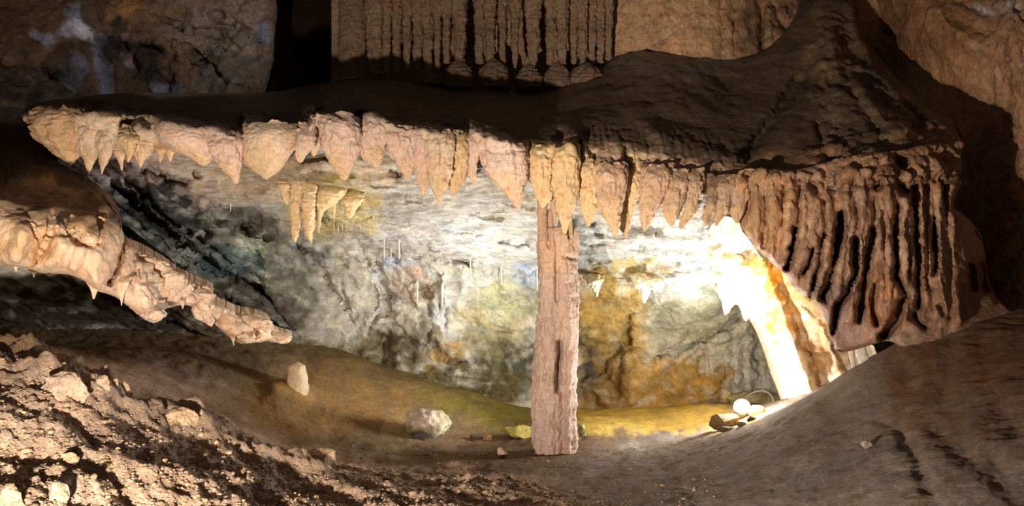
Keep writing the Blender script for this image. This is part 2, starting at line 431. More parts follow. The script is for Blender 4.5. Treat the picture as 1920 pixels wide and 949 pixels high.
# ================================================================== RECESS: sloping ceiling, back wall, strata at the left
rd = tps([(150, 300, 6.7), (300, 290, 6.7), (600, 280, 6.6), (1000, 300, 6.6), (1400, 380, 6.4), (1700, 420, 6.4), (1700, 700, 6.6),
          (500, 380, 7.2), (800, 400, 7.2), (1100, 430, 7.1), (1300, 440, 6.9), (480, 450, 7.9), (700, 480, 8.0), (1000, 500, 8.0), (1300, 545, 7.6), (1150, 520, 7.8),
          (600, 550, 8.3), (800, 600, 8.45), (1000, 650, 8.5), (1200, 600, 8.5), (1400, 600, 8.4), (600, 690, 8.4), (800, 745, 8.5), (1000, 800, 8.5), (1200, 790, 8.4), (1440, 765, 8.2),
          (200, 400, 6.8), (300, 480, 7.1), (400, 560, 7.5), (520, 600, 8.0), (100, 560, 6.7), (0, 600, 6.5), (300, 650, 7.4), (0, 450, 6.4), (-80, 300, 6.4), (100, 200, 6.8), (600, 200, 6.9), (1000, 200, 7.0), (1400, 200, 7.0)])
jx = [-100, 170, 300, 400, 470, 560, 700, 850, 1000, 1120, 1220, 1300, 1360, 1700]
jy = [240, 330, 395, 440, 455, 450, 478, 490, 500, 515, 545, 545, 560, 600]
def jline(px): return np.interp(px, jx, jy)
cracks = [
 ([(560, 460), (600, 505), (650, 580), (662, 604)], 3, .05), ([(640, 530), (650, 575)], 3, .04), ([(705, 490), (722, 540), (722, 580), (697, 605), (692, 625)], 4, .08),
 ([(670, 455), (700, 510), (722, 545)], 5, .05), ([(785, 535), (795, 548), (808, 552)], 6, .15), ([(812, 540), (822, 552), (826, 575)], 5, .10), ([(800, 555), (806, 590)], 5, .06),
 ([(815, 640), (818, 668), (850, 678), (895, 676)], 4, .07), ([(806, 570), (810, 610), (802, 640)], 4, .05), ([(837, 575), (835, 610)], 4, .05),
 ([(700, 632), (740, 640), (770, 670)], 9, .08), ([(730, 640), (720, 680)], 8, .10), ([(920, 610), (960, 620), (1000, 600)], 7, .05), ([(930, 660), (1000, 650)], 8, .06),
 ([(1100, 650), (1160, 650), (1180, 640)], 7, .05), ([(1180, 590), (1175, 630), (1185, 660)], 8, .08), ([(1186, 680)], 7, .12), ([(1225, 590), (1250, 575), (1290, 560)], 6, .05),
 ([(1090, 700), (1120, 690), (1160, 655)], 8, .06), ([(1160, 690), (1155, 720)], 6, .05), ([(1135, 710), (1160, 740)], 5, .05),
 ([(1240, 672), (1290, 650), (1340, 625), (1385, 598)], 5, .14), ([(1352, 690), (1350, 730), (1340, 755)], 6, .08), ([(1330, 640), (1315, 700)], 5, .04), ([(1375, 640), (1372, 740)], 6, .06),
 ([(1425, 620), (1428, 680), (1425, 740)], 16, .30), ([(1395, 640), (1400, 740)], 8, .10), ([(1265, 690), (1258, 740)], 5, .04),
 ([(1345, 505), (1365, 520)], 8, .06), ([(1395, 478), (1410, 470)], 7, .15), ([(1360, 475), (1385, 478)], 6, .10), ([(1180, 510), (1200, 500)], 6, .08),
 ([(1190, 470), (1240, 475), (1265, 490)], 5, .05), ([(1160, 515), (1185, 545)], 8, .07), ([(1165, 480), (1130, 490)], 5, .04),
 ([(400, 395), (430, 410), (470, 425)], 13, .28), ([(435, 430), (470, 420), (500, 425)], 10, .2), ([(360, 420), (385, 440)], 12, .15), ([(500, 445), (515, 435)], 6, .12),
 ([(270, 320), (320, 335), (345, 345)], 9, .25), ([(360, 325), (368, 332)], 6, .15), ([(570, 296), (615, 296)], 8, .3), ([(735, 320), (745, 330)], 6, .15), ([(590, 320), (600, 322)], 4, .1),
 ([(775, 480), (840, 490), (880, 492)], 5, .08), ([(935, 455), (990, 460)], 4, .09), ([(800, 465), (850, 475)], 4, .06), ([(700, 470), (745, 485)], 6, .09), ([(850, 485), (880, 495)], 5, .1),
 ([(760, 375), (800, 382)], 3, .05), ([(880, 400), (940, 412)], 3, .05), ([(940, 380), (1000, 392)], 3, .05), ([(690, 345), (740, 350)], 3, .05), ([(830, 430), (900, 440)], 3, .05),
 ([(1100, 415), (1130, 440), (1180, 440)], 8, .12), ([(1190, 420), (1230, 435)], 8, .12), ([(1090, 455), (1150, 460)], 3, .04), ([(1330, 430), (1380, 450)], 6, .04),
]
# dipping strata at the far left
for k in range(17):
    ox = k * 22 - 110; oy = -k * 13 + 90
    cracks.append(([(170 + ox, 350 + oy), (260 + ox, 425 + oy + (k % 3) * 4), (360 + ox, 500 + oy), (470 + ox, 560 + oy), (540 + ox, 600 + oy)], 4 + (k * 7 % 5), .05 + .09 * ((k * 5) % 3)))
strata_poly = [(-200, 150), (150, 290), (260, 310), (340, 370), (400, 450), (490, 470), (505, 560), (560, 630), (620, 900), (-200, 900)]
cracks_strata = cracks[-17:]; cracks = cracks[:-17]
ribs = [([(1185, 672), (1230, 678), (1300, 650), (1370, 622), (1405, 625)], 26, -.20), ([(1190, 720), (1300, 710), (1400, 700)], 40, -.16),
        ([(1090, 560), (1110, 600), (1130, 640)], 26, -.10), ([(1200, 550), (1190, 600)], 8, -.05), ([(1130, 500), (1200, 530), (1260, 530), (1330, 515)], 14, -.10),
        ([(1340, 440), (1420, 500)], 20, -.08), ([(780, 520), (783, 570)], 7, -.07), ([(826, 520), (830, 570)], 7, -.08), ([(700, 600), (760, 610), (800, 650)], 16, -.08), ([(745, 650), (748, 680)], 9, -.10),
        ([(690, 660), (700, 690)], 9, -.06), ([(850, 700), (920, 720)], 14, -.07), ([(1100, 720), (1130, 740)], 16, -.08), ([(1150, 590), (1160, 640)], 10, -.05),
        ([(540, 340), (600, 345), (660, 340)], 12, -.12), ([(600, 400), (650, 420), (700, 440)], 14, -.08), ([(380, 380), (400, 420), (470, 445)], 10, -.10), ([(470, 440), (500, 460)], 9, -.10)]
def recess_depth(px, py):
    D = rd(px, py)
    D = D + feats(px, py, cracks + ribs, 4, 2)
    st = inside(px, py, strata_poly).astype(float)
    D = D + feats(px, py, cracks_strata, 5, 9) * st
    return D
def recess_disp(V, px, py):
    above = np.clip((jline(px) - py) / 15 + .5, 0, 1)
    st = np.clip(inside(px, py, strata_poly).astype(float), 0, 1)
    # tilted coordinates for layered rock
    a = math.radians(38); Vs = np.stack([V[..., 0] * math.cos(a) - V[..., 2] * math.sin(a), V[..., 1], V[..., 0] * math.sin(a) + V[..., 2] * math.cos(a)], -1)
    lay = .09 * (ridged(Vs, 1.6, 5, sc=(.35, .6, 3.2), seed=21) - .6) + .03 * (ridged(Vs, 7, 3, sc=(.4, 1, 3), seed=22) - .6)
    cei = .07 * (ridged(V, 1.8, 5, sc=(.5, 1, 2.8), seed=23) - .6) + .045 * (ridged(V, 7, 4, sc=(.45, 1, 2.8), seed=24) - .6) + .006 * fbm(V, 40, 2, seed=20)
    wal = .09 * fbm(V, 1.4, 4, seed=25) + .08 * (ridged(V, 2.6, 4, seed=26) - .6) + .05 * (billow(V, 5, 4, seed=27) - .4) + .005 * fbm(V, 40, 3, seed=28)
    r = above * cei + (1 - above) * wal
    return st * lay + (1 - st) * r
cream = S(228, 222, 210); white = S(240, 240, 236); pinkish = S(228, 208, 196); wgrey = S(222, 217, 202); yel = S(216, 184, 118); dkgrey = S(112, 108, 98); och = S(170, 130, 60)
def recess_paint(px, py, V):
    up = (py < jline(px))
    base = np.where(up[..., None], cream, wgrey)
    c = paint(px, py, base, [
        (330, 330, 220, 60, pinkish, .9), (560, 330, 200, 45, S(228, 205, 175), .9), (620, 390, 90, 60, S(228, 208, 150), .9), (1250, 470, 230, 60, white, 1), (900, 440, 200, 30, white, .8),
        (1150, 610, 62, 85, yel, 1), (1120, 560, 40, 60, S(202, 165, 95), .8), (1110, 640, 30, 60, S(194, 155, 84), .9), (1160, 735, 130, 50, S(188, 150, 90), .95), (1290, 720, 80, 45, S(190, 150, 80), .8), (1230, 700, 60, 30, S(200, 165, 100), .8),
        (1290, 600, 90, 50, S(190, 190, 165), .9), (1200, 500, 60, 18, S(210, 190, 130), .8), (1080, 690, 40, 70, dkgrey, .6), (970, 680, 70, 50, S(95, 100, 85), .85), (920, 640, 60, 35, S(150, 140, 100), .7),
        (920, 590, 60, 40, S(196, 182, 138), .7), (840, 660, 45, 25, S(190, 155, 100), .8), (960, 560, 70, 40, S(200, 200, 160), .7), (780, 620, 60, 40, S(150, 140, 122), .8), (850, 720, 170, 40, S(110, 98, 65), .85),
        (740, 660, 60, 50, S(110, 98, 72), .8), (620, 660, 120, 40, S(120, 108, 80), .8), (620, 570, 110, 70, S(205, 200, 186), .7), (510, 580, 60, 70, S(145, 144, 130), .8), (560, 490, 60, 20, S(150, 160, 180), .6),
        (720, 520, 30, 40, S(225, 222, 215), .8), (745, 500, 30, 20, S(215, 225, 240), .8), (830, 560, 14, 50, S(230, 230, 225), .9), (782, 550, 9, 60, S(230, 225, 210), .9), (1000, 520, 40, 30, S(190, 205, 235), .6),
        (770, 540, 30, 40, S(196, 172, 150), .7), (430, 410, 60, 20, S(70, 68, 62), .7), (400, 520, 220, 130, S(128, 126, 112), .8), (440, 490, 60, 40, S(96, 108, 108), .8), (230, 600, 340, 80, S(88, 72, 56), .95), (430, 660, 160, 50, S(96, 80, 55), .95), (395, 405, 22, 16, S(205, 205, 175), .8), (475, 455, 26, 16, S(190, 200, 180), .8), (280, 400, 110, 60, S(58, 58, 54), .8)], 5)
    lay = ridged(V, 3.2, 4, sc=(.4, 1, 3), seed=31)
    lay2 = ridged(V, 9, 3, sc=(.35, 1, 3), seed=33)
    c = c * (1 - (.3 * np.clip((lay - .74) * 7, 0, 1) * up)[..., None]) * (1 - (.35 * np.clip((lay2 - .82) * 10, 0, 1) * up)[..., None])
    wl = ridged(V, 4, 4, seed=34); c = c * (1 - (.25 * np.clip((wl - .8) * 8, 0, 1) * ~up)[..., None])
    return c * (1 + .18 * fbm(V, 4, 4, seed=32))[..., None]
rec_poly = [(x, float(np.interp(x, [-95, 40, 60, 150, 250, 300, 400, 460, 540, 600, 660, 760, 860, 960, 1040, 1100, 1200, 1300, 1400, 1500, 1705], [232, 240, 236, 232, 236, 246, 258, 262, 258, 246, 262, 258, 270, 288, 296, 306, 318, 330, 350, 350, 350]))) for x in range(110, 1701, 20)] + [(1700, 880), (-90, 880), (-90, 450), (0, 440), (60, 400), (108, 330)]
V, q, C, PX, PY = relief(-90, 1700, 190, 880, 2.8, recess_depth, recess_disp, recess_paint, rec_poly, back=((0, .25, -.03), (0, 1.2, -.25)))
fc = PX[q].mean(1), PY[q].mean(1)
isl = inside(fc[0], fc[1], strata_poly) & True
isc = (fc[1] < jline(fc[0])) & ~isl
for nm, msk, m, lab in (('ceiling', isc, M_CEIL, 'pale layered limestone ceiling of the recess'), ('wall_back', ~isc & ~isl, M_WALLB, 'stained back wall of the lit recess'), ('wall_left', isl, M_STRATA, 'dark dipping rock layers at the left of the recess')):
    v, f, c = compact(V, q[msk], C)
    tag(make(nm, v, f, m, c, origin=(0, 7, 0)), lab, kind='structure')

# ================================================================== UPPER HALL WALLS
# far left wall
def ul_disp(V, px, py):
    return .22 * fbm(V, .7, 4, seed=41) + .13 * (ridged(V, 1.3, 5, seed=42) - .6) + .06 * (ridged(V, 4, 4, sc=(1, 1, 1.2), seed=43) - .6) + .012 * fbm(V, 20, 3, seed=44)
ul_cr = [([(330, 80), (390, 120), (430, 160), (450, 165)], 4, .12), ([(400, 20), (470, 60), (515, 100)], 4, .12), ([(280, 20), (360, 60), (420, 60), (440, 90)], 4, .1), ([(390, 110), (420, 90), (450, 40)], 4, .1),
         ([(180, 60), (230, 80), (250, 130)], 10, .12), ([(270, 90), (310, 110), (300, 160)], 14, .15), ([(0, 130), (90, 150), (130, 190)], 16, .12)]
ul_d = tps([(-80, -60, 9.2), (250, -60, 10), (520, -60, 9.8), (-80, 220, 8.6), (250, 220, 9.4), (500, 220, 9.2), (250, 80, 9.7)])
blu = S(176, 178, 196)
ul_paint = lambda px, py, V: paint(px, py, S(118, 92, 68), [(230, 25, 40, 25, S(180, 130, 80), .9), (60, 60, 80, 60, S(105, 75, 45), .8), (420, 80, 110, 90, S(150, 132, 112), .9), (340, 115, 30, 40, S(150, 115, 80), .9),
        (138, 45, 20, 38, blu, 0.62), (90, 75, 26, 14, blu, 0.56), (160, 70, 22, 20, S(205, 200, 205), .9), (190, 130, 22, 55, blu, 0.50), (140, 140, 14, 24, blu, 0.43), (500, 60, 18, 20, S(150, 150, 175), .7), (240, 95, 12, 28, S(180, 150, 140), .7), (310, 165, 24, 8, blu, 0.37),
        (205, 80, 30, 40, S(60, 50, 46), .8), (275, 120, 30, 50, S(66, 55, 46), .8), (40, 150, 100, 40, S(62, 54, 44), .8)], 6, 18) * (1 + .35 * fbm(V, 3, 5, seed=45))[..., None]
o = relief_obj('wall_upper_left', M_ROCK, -100, 520, -70, 230, 3.2, lambda x, y: ul_d(x, y) + feats(x, y, ul_cr, 6, 4), ul_disp, ul_paint,
    poly=[(-100, -70), (524, -70), (522, 20), (514, 70), (512, 110), (504, 150), (496, 180), (490, 230), (-100, 230)], back=((0, .6, 0), (0, 2.5, 0)), roundoff=[([(524, -70), (522, 20), (514, 70), (512, 110), (504, 150), (490, 230)], 16, .25)])
tag(o, 'fractured grey and tan rock wall beyond the flowstone shelf', kind='structure')
# gap behind: the shadow it lies in is put into the rock colour
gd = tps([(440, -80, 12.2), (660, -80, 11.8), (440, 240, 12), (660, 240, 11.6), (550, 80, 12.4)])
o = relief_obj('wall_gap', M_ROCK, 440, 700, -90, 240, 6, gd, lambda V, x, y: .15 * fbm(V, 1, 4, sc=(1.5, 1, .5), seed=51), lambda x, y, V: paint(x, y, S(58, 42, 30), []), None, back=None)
tag(o, 'rock in the gap between the upper walls, shade put into its colour', kind='structure')
# rear wall above the shelf
wu = tps([(620, -60, 9.2), (900, -60, 9.3), (1200, -60, 8.9), (1500, -60, 8.9), (1660, -60, 8.9), (620, 180, 9.2), (900, 180, 9.3), (1080, 150, 9.1), (1160, 150, 8.8), (1300, 120, 8.5), (1500, 150, 8.5), (1660, 150, 8.6)])
knobs = [([(1470, 20), (1478, 30)], 9, -.12), ([(1485, 45)], 10, -.12), ([(1455, 60), (1462, 72)], 8, -.10), ([(1500, 25), (1510, 50)], 8, -.1), ([(1440, 20), (1440, 100)], 9, -.1), ([(1425, -20), (1428, 90)], 7, .14),
         ([(1550, 0), (1545, 60)], 12, -.15), ([(1575, 0), (1580, 60)], 10, -.1), ([(1520, 40), (1530, 55)], 9, .15), ([(1500, -10), (1520, 15)], 7, .1), ([(1390, -40), (1395, 60)], 9, -.06), ([(1350, -40), (1352, 100)], 5, .05), ([(1372, -40), (1376, 100)], 5, .06)]
def wu_disp(V, px, py):
    w = np.clip((px - 1130) / 60, 0, 1)
    k = np.clip((px - 1400) / 60, 0, 1)
    return .02 * (billow(V, 14, 3, sc=(1, 1, .5), seed=52) - .4) + .05 * (ridged(V, 3, 3, sc=(2, 1, .35), seed=53) - .6) * (1 - w * .6) + .05 * fbm(V, 1.2, 3, seed=54) + k * .10 * (billow(V, 4, 4, sc=(1.3, 1, .5), seed=55) - .4)
o = relief_obj('wall_rear', M_FOLD, 622, 1680, -80, 190, 3, lambda x, y: wu(x, y) + feats(x, y, knobs, 4, 5), wu_disp,
    lambda x, y, V: paint(x, y, S(160, 132, 102), [(1260, 40, 130, 90, S(196, 160, 124), .9), (1450, 50, 80, 80, S(150, 120, 92), .8), (1400, 60, 20, 60, S(120, 95, 75), .7)], 7) * (1 + .2 * fbm(V, 5, 4, seed=56))[..., None], None, back=None)
tag(o, 'stippled tan rear wall above the flowstone shelf', kind='structure')
# right wall
wr = tps([(1560, -80, 8.6), (1750, -80, 7.9), (2050, -80, 6.6), (1600, 300, 8.6), (1750, 300, 7.7), (2050, 300, 6.2), (1700, 700, 7.6), (1850, 700, 6.6), (2050, 700, 5.9), (1650, 60, 8.6), (1700, 40, 7.7)])
wr_f = [([(1880, -60), (1900, 60), (1910, 200), (1925, 300)], 30, -.12), ([(1760, 20), (1800, 70), (1850, 90)], 14, -.08), ([(1680, 10), (1700, 36)], 9, .1), ([(1790, 0), (1850, 30), (1920, 10)], 8, .07), ([(1890, 60), (1886, 200), (1894, 260)], 7, .07),
        ([(1650, -80), (1640, 0), (1660, 60)], 22, .4), ([(1830, 120), (1860, 170), (1880, 230)], 14, .04)]
def wr_disp(V, px, py):
    k = np.clip((px - 1840) / 50, 0, 1)
    return .10 * fbm(V, .9, 4, seed=61) + .055 * (ridged(V, 4, 4, sc=(1, 1, .6), seed=62) - .6) * (1 + k) + .02 * (billow(V, 12, 3, sc=(1, 1, .35), seed=63) - .4) * (1 + k)
o = relief_obj('wall_right', M_FOLD, 1560, 2320, -90, 760, 3.2, lambda x, y: wr(x, y) + feats(x, y, wr_f, 6, 6), wr_disp,
    lambda x, y, V: paint(x, y, S(172, 132, 98), [(1890, 120, 60, 200, S(186, 148, 116), .9), (1740, 60, 80, 50, S(160, 118, 86), .7), (1880, 10, 60, 20, S(190, 180, 180), .6), (1850, 420, 60, 200, S(130, 85, 55), .8)], 8) * (1 + .22 * fbm(V, 3, 4, sc=(1, 1, .5), seed=64))[..., None], None, back=None)
tag(o, 'tall tan rock wall at the far right', kind='structure')
# rough side walls just outside the frame
for nm, sx, a_, lab in (('wall_near_left', -1, (.80, .12), 'rough near rock wall at the left, outside the frame'), ('wall_near_right', 1, (.775, .12), 'rough near rock wall at the right, outside the frame')):
    yy_, zz_ = np.meshgrid(np.linspace(.2, 11, 150), np.linspace(-.8, 6.2, 100))
    Vn = np.stack([sx * np.maximum(a_[0] * yy_ + a_[1], 2.6), yy_, zz_], -1)
    Vn[..., 0] += sx * (.12 + .12 * fbm(Vn, .9, 4, seed=65) + .06 * (ridged(Vn, 2.5, 4, seed=66) - .6))
    Vn = np.concatenate([Vn, (Vn[:, -1:] + np.array([sx * .6, .1, 0]))], 1)
    fq = grid_faces(100, 151)
    tag(make(nm, Vn.reshape(-1, 3), fq if sx < 0 else fq[:, ::-1], M_ROCK, (np.ones(Vn.shape) * S(150, 118, 90)).reshape(-1, 3)), lab, kind='structure')
# hall roof out of frame keeps the cave closed
rf = make('ceiling_hall', np.array([(-9, 4, 5.6), (9, 4, 5.6), (9, 14, 6.2), (-9, 14, 6.2), (-9, 4, 6.4), (9, 4, 6.4), (9, 14, 7), (-9, 14, 7)]), [(0, 1, 2, 3), (4, 7, 6, 5), (0, 4, 5, 1), (3, 2, 6, 7), (0, 3, 7, 4), (1, 5, 6, 2)], M_ROCK, np.ones((8, 3)) * .15, smooth=False)
tag(rf, 'dark roof of the upper hall above the frame', kind='structure')

# ================================================================== FLOWSTONE CANOPY
can_top = [(40, 218), (70, 200), (140, 188), (250, 180), (360, 180), (500, 178), (560, 170), (640, 155), (700, 150), (830, 158), (1000, 165), (1080, 152), (1120, 128), (1160, 105), (1210, 92), (1300, 98), (1360, 108), (1400, 108), (1440, 90), (1480, 50), (1500, 0), (1505, -70)]
can_right = [(1590, -70), (1600, 0), (1612, 60), (1640, 100), (1690, 160), (1740, 205), (1785, 228), (1806, 264), (1798, 300), (1800, 340)]
can_bot = [(1760, 345), (1700, 345), (1600, 350), (1500, 352), (1400, 372), (1340, 375), (1280, 365), (1200, 362), (1120, 355), (1050, 345), (1000, 322), (960, 305), (900, 300), (860, 300), (800, 300), (740, 290), (700, 284), (668, 284), (600, 278), (560, 282), (470, 290), (430, 300), (360, 288), (300, 280), (240, 282), (150, 270), (90, 255), (62, 240)]
can_poly = smooth_poly(can_top + can_right + can_bot, 3)
crestx = [40, 60, 150, 250, 300, 400, 448, 458, 540, 575, 600, 625, 668, 676, 690, 760, 860, 885, 960, 1000, 1040, 1080, 1100, 1200, 1300, 1400, 1500, 1600, 1700, 1800]
cresty = [226, 215, 205, 213, 222, 235, 248, 222, 235, 232, 208, 222, 250, 214, 210, 232, 248, 240, 262, 278, 262, 262, 275, 285, 300, 325, 322, 312, 295, 262]
def crest_y(px): return np.interp(px, crestx, cresty)
pts = []
for x, y, D in [(60, 205, 6.5), (140, 190, 7.4), (300, 181, 8.0), (500, 178, 8.4), (640, 155, 8.5), (830, 158, 8.6), (1000, 165, 8.6), (1120, 128, 8.7), (1210, 92, 8.8), (1360, 108, 8.6),
                (1440, 90, 8.3), (1500, 0, 8.6), (1505, -70, 9.0), (1590, -70, 8.8), (1600, 0, 8.4), (1640, 100, 7.6), (1690, 160, 7.0), (1740, 205, 6.6), (1806, 264, 6.2), (1560, 100, 7.4), (1550, 200, 6.7), (1600, 200, 6.5),
                (1450, 200, 7.1), (1400, 280, 6.5), (1480, 160, 7.4), (1300, 180, 7.4), (1100, 200, 7.2), (800, 200, 7.1), (500, 205, 7.0), (250, 197, 6.8),
                (1600, 260, 6.05), (1700, 230, 6.1), (1500, 270, 6.15), (1300, 270, 6.42), (1150, 250, 6.42), (1220, 300, 6.24), (1120, 290, 6.24), (1340, 315, 6.2),
                (1500, 340, 5.7), (1600, 340, 5.5), (1700, 340, 5.45), (1790, 320, 5.7), (1400, 370, 6.0), (1300, 360, 6.14), (1200, 355, 6.18), (1100, 350, 6.2), (1000, 320, 6.2)]:
    pts.append((x, y, D))
for x in (60, 200, 300, 400, 520, 600, 700, 800, 900, 980, 1050, 1150, 1250):
    c = float(crest_y(x)); pts.append((x, c, 6.15 if x < 1000 else 6.2)); pts.append((x, c + 26, 6.12)); pts.append((x, c + 55, 6.2))
cand = tps(pts)
can_f = [([(1500, 150), (1470, 200), (1430, 250), (1400, 290)], 13, .28), ([(1585, 140), (1600, 180), (1640, 240), (1650, 262)], 8, .10), ([(1530, 240), (1545, 285), (1560, 310)], 8, .12), ([(1700, 195), (1720, 225), (1725, 262)], 14, .16), ([(1555, 150)], 7, .12),
         ([(1560, 60), (1570, 130), (1620, 180), (1680, 240)], 13, -.12), ([(1540, 60), (1540, 120), (1500, 200), (1440, 290)], 18, -.10), ([(1600, 30), (1640, 130), (1700, 190), (1780, 245)], 12, -.08), ([(1560, 160), (1590, 250), (1600, 300)], 14, -.06),
         ([(456, 225), (452, 300)], 5, .35), ([(601, 205), (598, 280)], 5, .30), ([(677, 212), (674, 300)], 6, .40), ([(880, 240), (882, 300)], 4, .20), ([(1050, 250), (1046, 340)], 7, .22), ([(1087, 265), (1088, 345)], 5, .22), ([(990, 275), (988, 320)], 5, .12),
         ([(235, 232), (258, 225), (280, 232)], 9, .30), ([(1115, 290), (1118, 355)], 5, .10), ([(1172, 280), (1178, 355)], 6, .14), ([(1262, 320), (1256, 370)], 5, .14), ([(1300, 330), (1302, 370)], 5, .08), ([(1345, 335), (1345, 370)], 6, .12),
         ([(1190, 215), (1215, 235), (1240, 260)], 14, -.09), ([(1060, 235), (1085, 260)], 12, -.10), ([(500, 212), (508, 214)], 7, -.08), ([(590, 205), (620, 212)], 8, -.06), ([(160, 182), (190, 190), (215, 182)], 5, -.06),
         ([(1160, 110), (1250, 120), (1320, 125)], 14, -.12), ([(1240, 140), (1330, 150)], 10, -.06), ([(700, 150), (760, 158)], 8, -.06),
         ([(1600, 290), (1640, 285)], 11, -.14), ([(1530, 300), (1570, 285), (1590, 300)], 8, -.10), ([(1685, 300), (1690, 308)], 13, .30), ([(1730, 270), (1760, 280)], 14, -.10), ([(1770, 300), (1790, 310)], 9, -.10), ([(1655, 320), (1665, 330)], 8, -.10), ([(1620, 320)], 8, .14), ([(1570, 325)], 7, .10)]
def can_disp(V, px, py):
    k = np.clip((py - crest_y(px) + 30) / 40, 0, 1)
    r = np.clip((px - 1480) / 80, 0, 1)
    low = .06 * fbm(V, 1.1, 4, seed=71) + .018 * (ridged(V, 4, 4, sc=(.7, .4, 1), seed=86) - .6) + .014 * (ridged(V, 9, 3, sc=(.6, .6, 2), seed=72) - .6)
    edge = .03 * (billow(V, 8, 3, sc=(1.2, 1, .6), seed=73) - .4) + .012 * fbm(V, 30, 3, seed=74)
    tr = np.clip((px - 1050) / 60, 0, 1) * np.clip((1480 - px) / 80, 0, 1) * np.clip((py - crest_y(px) + 75) / 40, 0, 1)
    rip = .022 * (ridged(V, 8, 3, sc=(1, .7, 2.2), seed=75) - .6) * tr + .02 * (ridged(V, 8, 2, sc=(2.4, .3, .3), seed=79) - .6) * tr
    caul = .10 * (billow(V, 5, 4, seed=76) - .4) * r * np.clip((py - 255) / 30, 0, 1)
    rr = (.035 * (ridged(V, 7, 4, sc=(.9, 1, 1.4), seed=77) - .6) + .07 * (ridged(V, 2.2, 3, sc=(1.6, .6, .7), seed=84) - .6)) * r + .05 * (ridged(V, 3, 4, sc=(1, .5, 1), seed=85) - .6) * np.clip((px - 1080) / 60, 0, 1) * np.clip((230 - py) / 60, 0, 1)
    lump = .05 * (billow(V, 6, 3, seed=78) - .4) * np.clip((320 - px) / 60, 0, 1) * k
    return low + edge * k + rip + caul + rr + lump
shaded_mud = S(98, 80, 64)  # mud brown of the canopy top, darkened for the shade above the lip
tanf = S(230, 202, 174); pinkf = S(232, 202, 184)

